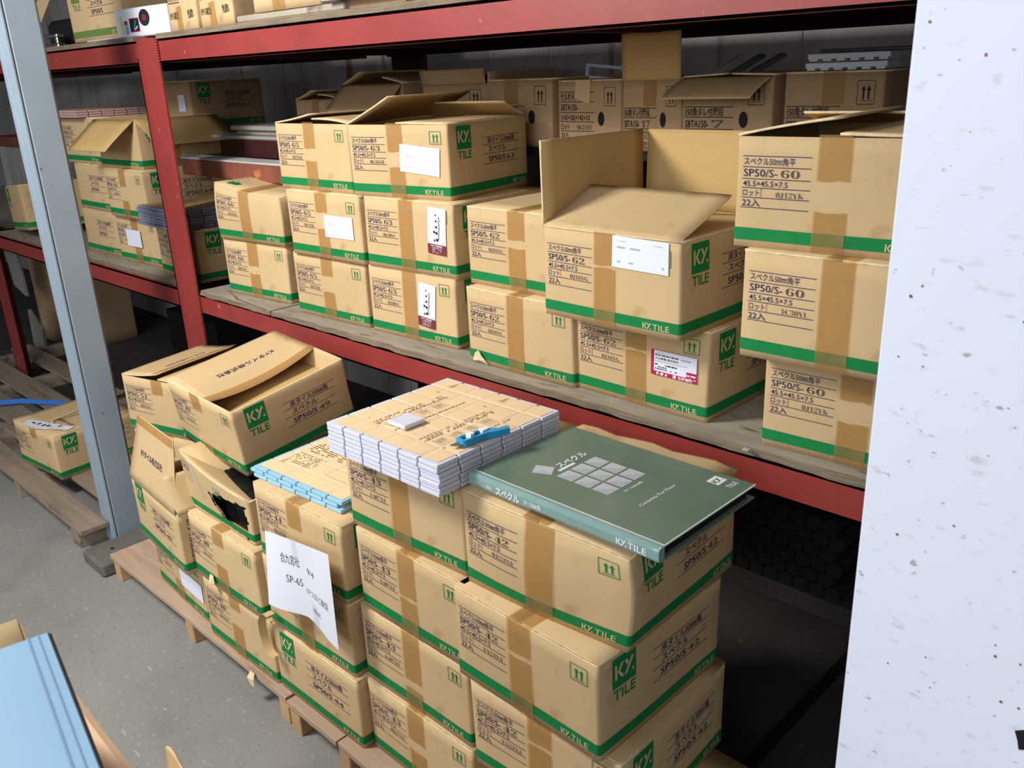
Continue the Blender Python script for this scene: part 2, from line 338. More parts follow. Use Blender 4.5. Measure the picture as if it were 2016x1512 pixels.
    def front(s, num, lot, side='F', icon=True, ky=True, base=('navy', 'stamp'), dx=0):
        a = Art(); U0, U1 = 12+dx, 124+dx; vs = [33, 49.5, 67.5, 81.5, 96.5, 112]
        for v in vs: a.bar(U0, v, U1, v, 1.0)
        a.text('スペクル50㎜角平', U0+2, 45.8, 9, 84, slim=.003); a.text('SP50/S-', U0+2, 64, 11.5, 56, slim=.002)
        if num: a.text(serif(num), U0+64, 64.5, 11.5, 30, 1, slim=-.012)
        a.text('45.5×45.5×7.5', U0+2, 79, 8.4, 74, slim=.002); a.text('ロット', U0+2, 93.5, 8.5, 28, slim=.004); a.bar(U0+33, 82, U0+33, 96, .7)
        if lot: a.text(serif(lot), U0+58, 94.5, 8, 45, 1, slim=-.015)
        a.text('22入', U0+2, 109.5, 9.5, 30, slim=.004)
        s.put(a, side, 'printed_text', list(base))
        if icon:
            b = Art(); b.arrows(264, 19, 297, 47); s.put(b, side, 'arrow_mark', ['green'])
        if ky: s.kyband(side, 240 if side in 'FB' else 250)
    def kyband(s, side, u):
        b = Art(); b.ky(u, 162.5, 11, 0); b.text('TILE', u+21, 162.5, 10.5, 35, slim=.004); s.put(b, side, 'band_lettering', ['cardlt'], .0012)
    def sidep(s, num, side='R', ink='green', dx=0, text=True, ky=True):
        a = Art(); a.rect(31+dx, 9, 85+dx, 62, 0); a.text('TILE', 33+dx, 84, 18, 51, 0, slim=.012); s.put(a, side, 'printed_logo', [ink], .0008)
        c = Art(); c.ky(36+dx, 47, 26, 0); s.put(c, side, 'logo_letters', ['cardlt'], .0014)
        if text:
            b = Art()
            for v in (42, 60, 81, 105): b.bar(127+dx, v, 282+dx, v, 1.0)
            b.text('床タイル50㎜角', 148+dx, 56.5, 11, 112, slim=.006); b.text('スペクル', 150+dx, 76.5, 11.5, 72, slim=.006)
            b.text('SP50/S', 148+dx, 100.5, 13, 70, slim=.006)
            if num: b.text(num, 224+dx, 100.5, 12, 34, 1)
            s.put(b, side, 'printed_text', ['navy', 'stamp'])
        if ky: s.kyband(side, 250)
    def tape(s, side='F', u=(133, 182), segs=((0, 62), (112, 174)), mat_='tape', skew=0):
        for (v0, v1) in segs:
            a = Art(); n = max(1, round((v1-v0)/14)); m = 3
            V = []; 
            for j in range(n+1):
                f = j/n; v = v0+(v1-v0)*f
                for i in range(m+1): V.append((u[0]+(u[1]-u[0])*i/m+skew*(v-87)+(1.5*math.sin(i*2.3+v0) if j in (0, n) else 0)*0, v+(1.5*math.sin(i*2.1+v0) if j in (0, n) and 2 < v < 172 else 0)))
            a.V = V; a.F = [(j*(m+1)+i, (j+1)*(m+1)+i, (j+1)*(m+1)+i+1, j*(m+1)+i+1) for j in range(n) for i in range(m)]; a.I = [0]*len(a.F)
            s.put(a, side, 'packing_tape', [mat_], .0018)
    def label(s, side, c, wh, ang=0, art=None, mats=('white', 'grey'), off=.0024, name='paper_label', lab=None, curl=0):
        """c = top-left corner in mm"""
        ca, sa = math.cos(ang), math.sin(ang); T = lambda p: (c[0]+p[0]*ca-p[1]*sa, c[1]+p[0]*sa+p[1]*ca)
        a = Art(); a.rect(0, 0, wh[0], wh[1], 0, 14); a.V = [T(p) for p in a.V]; o = s.put(a, side, name, [mats[0]], off, label=lab)
        if art: art.V = [T(p) for p in art.V]; s.put(art, side, 'label_print', list(mats[1:]), off+.0007, parent=o)
        return o
    def flap(s, edge, ang, length=None, curl=0, taper=(0, 0), mats=None, art=None, tape=False, fw=None, name='top_flap', skew=0, artm=('navy',), n=9, s0=.003, s1=.003):
        """ang in degrees from lying closed; curl in rad per metre"""
        w, d, h = s.w, s.d, s.h; L = (w if edge in 'FB' else d); D = length or ((d if edge in 'FB' else w)/2-.001)
        t0 = R(ang); H = h-.004
        og = {'F': ((0, 0), (1, 0), (0, 1)), 'B': ((0, d), (1, 0), (0, -1)), 'L': ((0, 0), (0, 1), (1, 0)), 'R': ((w, 0), (0, 1), (-1, 0))}[edge]
        o0, ax, inn = map(np.array, og)
        def mp(sv, tv, nv):
            sv, tv, nv = (np.asarray(q, float) for q in (sv, tv, nv))
            if abs(curl) < 1e-6: a = tv*math.cos(t0); b = tv*math.sin(t0); th = np.full_like(tv, t0)
            else: th = t0+curl*tv; a = (np.sin(th)-math.sin(t0))/curl; b = (-np.cos(th)+math.cos(t0))/curl
            f = tv/D; sv = sv*(1-f*(taper[0]+taper[1])/L)+f*taper[0]+skew*f
            ii = a-np.sin(th)*nv; zz = H+b+np.cos(th)*nv
            P = np.stack([o0[0]+ax[0]*sv+inn[0]*ii, o0[1]+ax[1]*sv+inn[1]*ii, zz], 1)
            Hg = np.stack([o0[0]+ax[0]*sv, o0[1]+ax[1]*sv, np.full_like(sv, H)], 1)
            P = s.warp(P) if (abs(ang) < 2 and abs(curl) < 1e-6) else P+(s.warp(Hg)-Hg)
            if fw: P = fw(P, sv/L, f)
            return P
        S = np.linspace(s0, L-s1, n+1); T_ = np.linspace(0, D, n+1); g = [(a, b) for b in T_ for a in S]; K = n+1
        ga = np.array(g); bot = mp(ga[:, 0], ga[:, 1], np.zeros(len(g))); top = mp(ga[:, 0], ga[:, 1], np.full(len(g), .0038))
        F = []; I = []; N0 = len(g)
        for j in range(n):
            for i in range(n):
                q = (j*K+i, j*K+i+1, (j+1)*K+i+1, (j+1)*K+i); F.append(q[::-1]); I.append(0); F.append(tuple(a+N0 for a in q)); I.append(1)
        for i in range(n):
            for (a, b) in ((i, i+1), (n*K+i+1, n*K+i), ((i+1)*K, i*K), (i*K+n, (i+1)*K+n)): F.append((a, b, b+N0, a+N0)); I.append(2)
        mats = mats or [s.inner, s.outer, 'edge']
        o = mk(name, np.concatenate([bot, top]), F, mats, s.root, I, True)
        if tape:
            t_ = Art(); V = []; m = 8; tt = np.linspace(D-.022, D-.0005, 3); ss = np.linspace(.002, L-.002, m+1)
            pts = np.array([(a, b) for b in tt for a in ss]); P = mp(pts[:, 0], pts[:, 1], np.full(len(pts), .0048))
            mk('packing_tape', P, [(j*(m+1)+i, j*(m+1)+i+1, (j+1)*(m+1)+i+1, (j+1)*(m+1)+i) for j in range(2) for i in range(m)], 'tape', o)
        if art:   # art in mm: u along hinge, v away from hinge
            V = np.array(art.V)/1000; P = mp(V[:, 0], V[:, 1], np.full(len(V), .0048)); mk('printed_text', P, art.F, list(artm), o, art.I)
        return o
    def closed(s, tape=True, mats=None, gap=0):
        s.flap('L', 0, s.w/2-.0012-gap, n=5); s.flap('R', 0, s.w/2-.0012, n=5)
        if tape:
            a = Art(); m = 10; V = [(u, v) for v in np.linspace(0, 322, m+1) for u in (134, 158, 182)]
            a.V = V; a.F = [(j*3+i, (j+1)*3+i, (j+1)*3+i+1, j*3+i+1) for j in range(m) for i in range(2)]; a.I = [0]*len(a.F)
            s.put(a, 'T', 'packing_tape', ['tape'], .0008)
def kyco(u, v, h=14, i=0, w=None, flipdir=0):
    a = Art(); a.text('KYタイル株式会社', 0, 0, h, w or h*11, i, slim=.01)
    return a

P0 = .081; D0 = .79; H_ = BH
def std(label, x, y, z, rz, num, lot, side=True, closed=True, tape=((0, 62), (112, 174)), u=(131, 181), **k):
    seed = k.pop('seed', len(col.objects)); c = Carton(label, x, y, z, rz, seed=seed, **k)
    c.front(num, lot); 
    if side: c.sidep(num)
    if tape: c.tape('F', u, tape)
    if closed: c.closed()
    return c

# ================================================================== setting
ground = MB(); n = 1
bx('floor', (-9, -5, -.05), (3, 1.33, 0), 'floor'); tag(bpy.data.objects['floor'], kind='structure')
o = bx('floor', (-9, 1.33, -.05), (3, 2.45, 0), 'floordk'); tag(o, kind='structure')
wb = MB(); wb.box((-9, 2.35, 0), (3, 2.45, 3.6))
for k in range(20): wb.box((-9+k*.6, 2.346, 0), (-9+k*.6+.012, 2.352, 3.6))
tag(wb.build('wall_back', 'wall'), kind='structure')
tag(bx('ceiling', (-9, -1.2, 3.6), (3, 2.45, 3.7), 'wall'), kind='structure')
tag(bx('wall_left', (-9.1, -5, 0), (-9, 2.45, 3.6), 'wall'), kind='structure')

tag(bx('wall_right', (3, -1.0, 0), (3.1, 2.45, 3.6), 'wall'), kind='structure')
# ---- grey steel column and its footing
t = empty('steel_column', 'square blue-grey painted steel column standing between the two pallets', 'column', (-2.772, .923, 0))
MB().box((-.053, -.047, 0), (.053, .047, 3.6), 0, .008).build('column_shaft', 'colm', t)
wl = MB(); wl.box((.047, -.050, .0), (.0535, -.046, 3.6)); wl.build('weld_seam', 'colm', t)
wl = MB(); wl.box((-.02, -.0492, .0), (-.012, -.046, 3.6), 0, .001); wl.build('seam_ridge', 'colm', t)
t = empty('concrete_footing', 'low grey concrete footing block at the foot of the steel column', 'block', (-2.66, .89, 0))
fb = MB(); fb.box((-.052, -.128, 0), (.098, .13, .047), 0, .008); fb.build('footing_block', 'concb', t)
fb = MB(); fb.cyl((.02, -.06, .047), (.02, -.06, .049), .006, 10); fb.build('bolt_hole', 'dark', t)

# ---- white steel sheet at the right
t = empty('steel_sheet', 'tall white enamelled steel sheet with rust specks at the right edge', 'panel', (-.306, .8, 0))
pm = MB(); pm.box((0, 0, 0), (.95, .022, 2.5), 0, .002); pm.build('sheet_face', 'panel', t)
tm = MB(); P = [(.165,.812), (.172,.817), (.181,.816), (.179,.803), (.175,.795), (.171,.793), (.1685,.803)]
tm.add([(x, -.0006, z) for x, z in P], [tuple(range(len(P)))]); tm.build('paint_chip', 'dark', t)
rg = random.Random(4)
rs = MB()
for k in range(34):
    x, z = rg.uniform(.004, .17), rg.uniform(.75, 1.5); r_ = rg.uniform(.0005, .0016); 
    rs.add([(x+r_*math.cos(q*PI/3)*rg.uniform(.6, 1.3), -.0005, z+r_*1.2*math.sin(q*PI/3)) for q in range(6)], [tuple(range(6))])
rs.build('rust_speck', mat('rust_stain', s2l(140, 92, 60), .9, var=.3, vscale=200), t)['kind'] = 'stuff'

# ================================================================== red steel racking
def rack():
    t = empty('steel_racking', 'red painted steel racking with two beam levels holding the cartons', 'shelving', (0, 1.27, 0))
    def ch(name, a, b, m='rack', bev=.002): return MB().box(a, b, 0, bev).build(name, m, t)
    zl0, zl1, zu0, zu1 = .711, .775, 1.483, 1.548
    for (x0, x1) in ((-2.68, .9), (-4.72, -2.822), (-7.0, -4.86)):
        for (z0, z1) in ((zl0, zl1), (zu0, zu1)):
            b_ = MB(); b_.box((x0, 0, z0), (x1, .005, z1)); b_.box((x0, 0, z1-.005), (x1, .035, z1)); b_.box((x0, 0, z0), (x1, .035, z0+.005)); b_.build('front_beam', 'rack', t)
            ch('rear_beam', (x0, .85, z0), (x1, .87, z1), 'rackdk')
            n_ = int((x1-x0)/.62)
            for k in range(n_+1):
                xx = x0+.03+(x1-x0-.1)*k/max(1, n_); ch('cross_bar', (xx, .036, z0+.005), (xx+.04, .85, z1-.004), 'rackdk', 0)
    for px in (-2.82, -4.86):
        # upright with a rounded top
        V = []; F = []; pr_ = [(0, 0), (.14, 0), (.14, 1.552), (.03, 1.556), (.012, 1.548), (.002, 1.53)]
        pr_ = [(0, 0), (.142, 0), (.142, 1.553), (.035, 1.556), (.016, 1.55), (.004, 1.535), (0, 1.51)]
        n_ = len(pr_); V = [(px+a, -.006, z) for a, z in pr_]+[(px+a, .0, z) for a, z in pr_]
        F = [tuple(range(n_)), tuple(reversed(range(n_, 2*n_)))]+[(i, (i+1) % n_, n_+(i+1) % n_, n_+i) for i in range(n_)]
        u_ = MB(); u_.add(V, F); u_.box((px, -.006, 0), (px+.006, .06, 1.5)); u_.build('upright', 'rack', t)
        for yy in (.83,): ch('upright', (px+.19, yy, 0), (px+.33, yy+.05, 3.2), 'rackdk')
        wd = MB()
        for (zz) in (zl0, zu0):
            for k in range(8): wd.box((px+.141, -.008, zz+.004+k*.0075), (px+.148, .002, zz+.009+k*.0075), 0, .001)
        wd.build('weld_bead', 'rack', t)['kind'] = 'stuff'
rack()
def ply(label, x0, x1, y0, y1, z0, z1, m='ply', seed=0, flat=True):
    rg = random.Random(seed); nx = max(8, int((x1-x0)/.03)); b = MB(); xs = [x0+(x1-x0)*k/nx for k in range(nx+1)]
    ys = [y0+rg.uniform(-.003, .004) for _ in xs]; V = []
    for x, y in zip(xs, ys): V += [(x, y, z0), (x, y+rg.uniform(0, .004), z1-.002), (x, y+.004, z1), (x, y1, z1), (x, y1, z0)]
    F = [];I = []
    for k in range(nx):
        for q in range(5):
            a = k*5+q; c = k*5+(q+1) % 5; F.append((a, a+5, c+5, c)); I.append(1 if q in (0, 1) else 0)
    F += [(0, 1, 2, 3, 4), tuple(nx*5+q for q in (4, 3, 2, 1, 0))]; I += [1, 1]
    b.V = V; b.F = F; b.I = I; o = b.build('shelf_board', [m, 'plyedge']); tag(o, label, 'board'); return o
ply('long worn plywood shelf board under most of the cartons on the right shelf', -2.235, .85, 1.268, 2.1, .7755, .7895, seed=1)
ply('short cracked plywood shelf board right of the red upright', -2.672, -2.243, 1.266, 2.1, .7755, .7895, seed=2)
ply('plywood shelf board in the bay left of the red upright', -4.715, -2.83, 1.285, 2.1, .7755, .7895, seed=3)
ply('dusty plywood shelf board of the far left bay', -7, -4.87, 1.27, 2.1, .7755, .7895, seed=4)
ply('upper plywood shelf board right of the red upright', -2.672, .85, 1.262, 2.1, 1.549, 1.564, seed=5)
ply('upper plywood shelf board left of the red upright', -4.715, -2.83, 1.262, 2.1, 1.549, 1.564, seed=6)
cr = MB()
pts = [(-2.60, 1.37), (-2.57, 1.345), (-2.585, 1.325), (-2.50, 1.30), (-2.46, 1.285), (-2.40, 1.28), (-2.33, 1.272), (-2.27, 1.270)]
for a, b in zip(pts, pts[1:]):
    d = Vector((b[0]-a[0], b[1]-a[1], 0)).normalized()*.0035; nn = Vector((-d.y, d.x, 0))
    cr.add([(a[0]-nn.x, a[1]-nn.y, .7901), (b[0]-nn.x, b[1]-nn.y, .7901), (b[0]+nn.x, b[1]+nn.y, .7901), (a[0]+nn.x, a[1]+nn.y, .7901)], [(0, 1, 2, 3)])
cr.build('crack', 'plyedge', bpy.data.objects['shelf_board.001'])

# ================================================================== pallets
def pallet(label, x0, x1, y0, y1, planks, strs, m='pallet', top=P0, z0=0, group=None):
    t = empty('wooden_pallet', label, 'pallet', ((x0+x1)/2, y0, 0), group=group)
    ox, oy = (x0+x1)/2, y0; rg = random.Random(int(abs(x0)*100))
    for (a, b, xa, xb) in planks:
        p_ = MB(); V = []; nx = 10
        for k in range(nx+1):
            x = xa+(xb-xa)*k/nx-ox; j = rg.uniform(-.0012, .0012)
            V += [(x, a-y0+j, top-.014), (x, a-y0+j, top-.001), (x, a-y0+j+.001, top), (x, b-y0+j-.001, top), (x, b-y0+j, top-.001), (x, b-y0+j, top-.014)]
        F = [(k*6+q, k*6+6+q, k*6+6+(q+1) % 6, k*6+(q+1) % 6) for k in range(nx) for q in range(6)]+[(0, 1, 2, 3, 4, 5), tuple(nx*6+q for q in (5, 4, 3, 2, 1, 0))]
        p_.V = V; p_.F = F; p_.I = [0]*len(F); p_.build('plank', m, t)
    for (xs, wdt) in strs:
        MB().box((xs-ox, .004, 0), (xs+wdt-ox, y1-y0-.004, top-.0145), 0, .002).build('stringer', 'palend' if m == 'pallet' else m, t)
    return t
pallet('light wooden pallet standing right of the steel column', -2.546, -1.565, .79, 1.75, [(.79, .92, -2.546, -1.565), (.97, 1.06, -2.546, -1.565), (1.13, 1.22, -2.546, -1.565), (1.29, 1.38, -2.546, -1.565), (1.5, 1.62, -2.546, -1.565)],
       [(-2.54, .04), (-2.075, .04), (-1.608, .04)])
pallet('wooden pallet at the bottom edge under the front right stack', -1.555, -.57, .785, 1.2, [(.785, .88, -1.555, -1.36), (.785, .88, -1.355, -.57), (.95, 1.05, -1.555, -.57), (1.09, 1.19, -1.555, -.57)],
       [(-1.552, .04), (-1.36, .04), (-.62, .04)])
pallet('grey wooden pallet left of the steel column under the small carton', -3.97, -2.76, .785, 1.62, [(.785, .872, -3.97, -2.76), (.93, 1.01, -3.97, -2.84), (1.07, 1.17, -3.97, -2.84), (1.24, 1.33, -3.97, -2.84)],
       [(-3.96, .06), (-3.42, .045), (-2.872, .062)], 'palletg')
pallet('weathered pallet at the far left edge', -5.25, -4.02, .80, 1.62, [(.80, .90, -5.25, -4.02), (.97, 1.08, -5.25, -4.02), (1.14, 1.25, -5.25, -4.02), (1.36, 1.46, -5.25, -4.02)],
       [(-5.2, .045), (-4.65, .045), (-4.09, .045)], 'palletg')

# ================================================================== cartons on the right-hand shelf
std('carton under the crushed one with the sagging lid, right of the red upright', -2.572, 1.325, D0, .085, '66', '0J11YF', side=True, seed=1, tape=((0, 76), (100, 174)))
def crL(u, v, t, P):
    D = np.zeros_like(P); tt = np.clip(t, 0, 1.2); D[:, 2] = -tt**2*(.004+.030*np.clip(u, 0, 1)**1.3)*(1-.85*np.clip(v, 0, 1))-.01*tt**3*np.sin(np.pi*np.clip(u, 0, 1)); D[:, 0] = .012*np.sin(np.pi*np.clip(tt, 0, 1))*u; D[:, 1] = -.006*np.sin(np.pi*np.clip(tt, 0, 1)); return D
c = Carton('crushed carton with a sagging lid just right of the red upright', -2.563, 1.318, D0+H_, .08, crush=crL, seed=2, noise=.003)
c.front('66', '1B22YB', icon=False); c.sidep('66', text=False); c.tape('F', (131, 178), ((0, 172),)); c.closed(True)
a = Art(); a.arrows(190, 180, 240, 215); a.text('KY', 30, 290, 22, 50); c.put(a, 'T', 'printed_logo', ['green'], .0012)
a = Art(); a.poly([(35, 300), (75, 290), (80, 275), (48, 262), (48, 272), (30, 285)]); c.put(a, 'T', 'arrow_mark', ['green'], .0012)
for lv, lab, lot, x, y, rz in ((0, 'lowest carton marked 65, below the one with a blank white label', '1B22YB', -2.161, 1.317, .054), (1, 'middle carton marked 65 with a blank white label', '1B22YB', -2.142, 1.307, .05)):
    c = std(lab, x, y, D0+lv*H_, rz, '65', lot, w=.312, seed=3+lv, tape=((0, 52), (96, 174)))
a = Art(); a.dashes(8, 22, 50, 1, 4, 1.4, 0, .6, 3); a.dashes(60, 8, 100, 1, 4, 1, 0, .5, 5); a.dashes(8, 48, 50, 1, 4, 1.4, 0, .7, 4)
c.label('F', (166, 57), (120, 58), 0, a)
c = Carton('top carton marked 65 with its lid flaps lifted', -2.189, 1.328, D0+2*H_, .034, seed=6)
c.front('65', '1B22YB'); c.sidep('65'); c.tape('F', (131, 178), ((0, 66), (98, 174)))
c.flap('L', 5, curl=.6); c.flap('R', 9, .15, curl=-1.2, skew=.0); c.flap('B', 2, .1)
def marl(c, u, v, ang, rg):
    a = Art(); r_ = random.Random(rg)
    for k, (uu, vv, s_) in enumerate(((27, 17, 4), (28, 31, 5), (29, 45, 6), (22, 57, 6), (30, 59, 7), (23, 77, 5), (31, 75, 7))):
        a.poly([(uu-s_*.5, vv-s_*.4), (uu+s_*.45, vv-s_*.5), (uu+s_*.5, vv+s_*.5), (uu-s_*.4, vv+s_*.45)], 0)
    for k in range(26): uu = 38+r_.uniform(-1.6, 1.6)-(k > 16)*1; a.poly([(uu-1.4, 20+k*2.2), (uu+1.2, 20+k*2.2), (uu+1.4, 21.8+k*2.2), (uu-1, 21.8+k*2.2)], 0)
    a.text('KY.TILE', 44, 84, 2.2, 14, 0); a.rect(0, 86, 60, 110, 1, 14)
    a.text('KYタイル株式会社', 11, 92, 3.4, 37, 2, slim=.02); a.dashes(15, 94.5, 45, 4, 3.6, 1.1, 2, .85, rg)
    c.label('F', (u, v), (60, 110), ang, a, ('white', 'black', 'maroon', 'sheen'), lab='white label with black calligraphy marks and a maroon foot')
c = std('lower of the two cartons bearing a white and maroon label', -1.832, 1.33, D0, .05, '63', '0J30YC', seed=8, tape=((0, 174),)); marl(c, 193, 21, .09, 2)
c = std('upper of the two cartons bearing a white and maroon label', -1.822, 1.329, D0+H_, .053, '63', '0K30YC', seed=9, tape=((0, 174),)); marl(c, 236, 10, .06, 3)
c = Carton('top carton marked 63 with one lid flap standing open', -1.856, 1.327, D0+2*H_, .154, seed=10)
c.front('63', '0G16YB'); c.sidep('63'); c.tape('F', (131, 180), ((0, 66), (102, 174)))
a = Art(); a.dashes(10, 26, 45, 1, 4, 1.2, 0, .5, 3); a.dashes(12, 50, 40, 1, 4, 1.4, 0, .7, 4); a.poly([(108, 52), (111, 52), (111, 55), (108, 55)])
c.label('F', (172, 47), (121, 64), .085, a)
c.flap('L', 21, .155, curl=.5); c.flap('R', 0.5, gap if False else None, n=6); c.flap('B', 22, .10, taper=(.06, 0))
std('carton with a torn lower left corner at the front of the right shelf', -1.438, 1.309, D0, 0, '62', '0J16YG', seed=12, tape=((0, 174),))
tr = MB(); V = [(-1.422, 1.3055, D0+.004), (-1.412, 1.3035, D0+.024), (-1.398, 1.301, D0+.034), (-1.388, 1.302, D0+.020), (-1.376, 1.300, D0+.014), (-1.37, 1.3055, D0+.002), (-1.395, 1.300, D0+.010)]
tb = bpy.data.objects.new('x', None)
_root = [o for o in col.objects if o.get('label', '').startswith('carton with a torn lower left')][0]
mk('torn_paper', [(a+1.438, b-1.309-.001, c_-D0) for a, b, c_ in V], [(0, 1, 6), (1, 2, 6), (2, 3, 6), (3, 4, 6), (4, 5, 6)], 'edge', _root)
bpy.data.objects.remove(tb)
std('carton resting on the one with the torn lower left corner', -1.458, 1.343, D0+H_, 0, '62', '0J16YG', seed=13, tape=((0, 62), (80, 174)))
c = std('carton with a red and white shipping label, under the wide open carton', -1.125, 1.322, D0, -.015, '62', '0J16YG', seed=14, w=.32, tape=((22, 60), (64, 174)))
a = Art(); a.rect(0, 0, 6, 42, 0, 10); a.rect(0, 42, 101, 50, 0, 10); a.bar(6, .5, 101, .5, 1, 0); a.bar(100.5, 0, 100.5, 50, 1, 0); a.rect(13, 43.5, 37, 49, 1, 14)
a.rect(79, 31, 101, 50, 0, 12); a.rect(80, 36, 99, 45, 1, 10); a.text('5', 84, 47, 13, 9, 0); a.bar(6, 22, 80, 22, .5, 2); a.text('小山商事 株式会社', 9, 18, 3.2, 52, 2, slim=.01)
a.dashes(9, 5, 30, 1, 3, 1, 3, .9, 2); a.dashes(9, 8.5, 62, 1, 4, 2.4, 2, .9, 9, .8); a.dashes(66, 9, 88, 1, 4, 3, 3, .8, 3, .6); a.dashes(9, 27, 58, 1, 4, 2.4, 2, .9, 5, .7); a.dashes(9, 32, 40, 1, 4, 2, 2, .8, 6, .8); a.dashes(9, 36, 60, 1, 4, 2, 2, .8, 7, .8)
a.rect(50, 43, 57, 49, 1, 10); a.text('飛騨運輸', 61, 48.6, 4.2, 31, 1, slim=.02)
c.label('F', (194.5, 51), (101, 50), .01, a, ('white', 'red', 'white', 'black', 'grey'), lab='shipping label with red border and printed address')
for i_ in c.root.children:
    pass
c = Carton('wide open carton with three lid flaps raised', -1.137, 1.244, D0+H_, -.015, seed=15)
c.front('62', '0J16YG'); c.sidep('62'); c.tape('F', (129, 179), ((0, 60), (64, 174)))
a = Art(); a.dashes(10, 8, 36, 1, 4, 1, 0, .6, 3); a.dashes(88, 8, 112, 1, 4, 1, 0, .6, 3); a.dashes(11, 18, 62, 1, 4, 3, 0, .75, 4); a.dashes(12, 44, 46, 1, 4, 2.8, 0, .9, 5); a.poly([(108, 44), (111, 44), (111, 48), (108, 48)])
c.label('F', (173.5, 2), (121, 57), .02, a)
c.flap('L', 91, .16); c.flap('B', 93, .158); c.flap('R', -3, .15); c.flap('F', 21, .16, curl=.3, taper=(-.006, -.006))
std('lowest carton marked 60 beside the white steel sheet', -.684, 1.298, D0, .055, '60', '0J12YK', seed=17, tape=((0, 62), (100, 174)))
std('middle carton marked 60 beside the white steel sheet', -.703, 1.241, D0+H_, .02, '60', '1C30YL', seed=18, tape=((0, 174),))
c = Carton('topmost carton marked 60 beside the white steel sheet, lid flap lifted', -.735, 1.259, D0+2*H_, .074, seed=19)
c.front('60', '0J12YK', dx=-2); c.sidep('60'); c.tape('F', (131, 181), ((0, 66), (112, 174)))
c.flap('L', 12, curl=-.6); c.flap('R', 1); c.flap('B', 14, .08); 
a = kyco(0, 0, 12, w=130); a.V = [(100+x_, 60+y_) for x_, y_ in a.V]
t = bx('scrap_tag', (-.695, 1.252, .79), (-.683, 1.262, .7915), 'whitewd'); tag(t, 'tiny round white tag lying on the shelf board beside the stack marked 60', 'tag')

# ================================================================== cartons on the floor pallets
def crG(u, v, t, P):
    D = np.zeros_like(P); tt = np.clip(t, 0, 1.1); uu = np.clip(u, 0, 1); vv = np.clip(v, 0, 1)
    D[:, 2] = -tt**3*(.016*uu**3*(1-vv)**2+.006*np.sin(np.pi*uu)*(1-vv)); D[:, 1] = -.010*np.sin(np.pi*uu)*np.sin(np.pi*np.clip(tt, 0, 1))*(1-vv); D[:, 0] = .010*np.sin(np.pi*np.clip(t, 0, 1))*(uu)*(1-vv); return D
c = Carton('crushed topmost carton of the front right stack, under the green catalogue', -.977, .852, P0+3*H_, .055, w=.325, d=.322, h=.174, crush=crG, seed=20, noise=.0035)
c.front('42', '0121YI'); c.sidep('42'); c.tape('F', (138, 190), ((0, 172),)); c.closed()
c.flap('B', 3, .05, name='tucked_flap', n=8, fw=lambda P, s_, f: P+np.stack([0*f, .01+0*f, .003+.003*np.sin(s_*17)], 1))
std('carton directly below the crushed one in the front right stack', -.985, .828, P0+2*H_, -.019, '42', '1A21YJ', w=.319, d=.326, seed=21, tape=((0, 60), (68, 174)))
std('second carton below the crushed one in the front right stack', -.954, .824, P0+H_, .044, '42', '1A21YJ', seed=22, tape=((0, 52), (58, 174)))
std('lowest carton of the front right stack, jutting out at the bottom of the picture', -.885, .812, P0, 0, '42', '1A21YJ', seed=23)
std('carton marked 43 directly under the grey tile sheets', -1.30, .849, P0+3*H_, .032, '43', '1A07YI', seed=24, tape=((0, 174),))
std('second carton below the grey tile sheets, marked 43', -1.281, .841, P0+2*H_, 0, '43', '1A07YI', seed=25, tape=((0, 92), (98, 174)), w=.31)
std('third carton below the grey tile sheets, marked 43', -1.293, .841, P0+H_, -.003, '43', '1A07YI', seed=26, tape=((0, 110), (128, 174)))
std('lowest carton below the grey tile sheets, cut off by the bottom of the picture', -1.29, .835, P0, 0, '43', '0K17YF', seed=27, tape=((0, 75), (100, 174)), side=False)
std('carton marked 44 directly under the pale blue tile sheets', -1.62, .816, P0+2*H_, .017, '44', '0K11YH', seed=28, tape=((0, 60), (120, 174)))
std('middle carton below the pale blue tile sheets, behind the lower half of the handwritten note', -1.618, .812, P0+H_, .015, '44', '0G11YF', seed=29, tape=((0, 174),))
c = Carton('lowest carton below the handwritten note, turned to show its green logo', -1.613, .809, P0, .008, seed=30); c.sidep('44', 'F'); c.kyband('R', 250); c.closed()
a = Art(); a.text('KYタイル株式会社', 0, 0, 13, 140, slim=.01, rot=PI/2, u=0) if False else a.text('KYタイル株式会社', 30, 24, 13, 140, slim=.01, rot=PI/2)
c.put(a, 'R', 'printed_text', ['navy'])
std('carton marked 40 directly under the torn open one', -1.953, .80, P0+H_, .0, '40', '0J11YC', seed=31, tape=((0, 42), (96, 174)), w=.318)
std('lowest carton with a hanging curl of tape, left of the green-logo one', -1.936, .803, P0, .006, '40', '0J11YC', seed=32, tape=((0, 40), (85, 174)))
sc_ = mk('paper_scrap', [(-1.868, .796, .285), (-1.862, .79, .262), (-1.848, .786, .256), (-1.838, .79, .272), (-1.845, .793, .29), (-1.855, .783, .27)], [(0, 1, 5), (1, 2, 5), (2, 3, 5), (3, 4, 5), (4, 0, 5)], 'edge'); tag(sc_, 'small torn scrap of cream paper sticking to the carton marked 40', 'scrap')

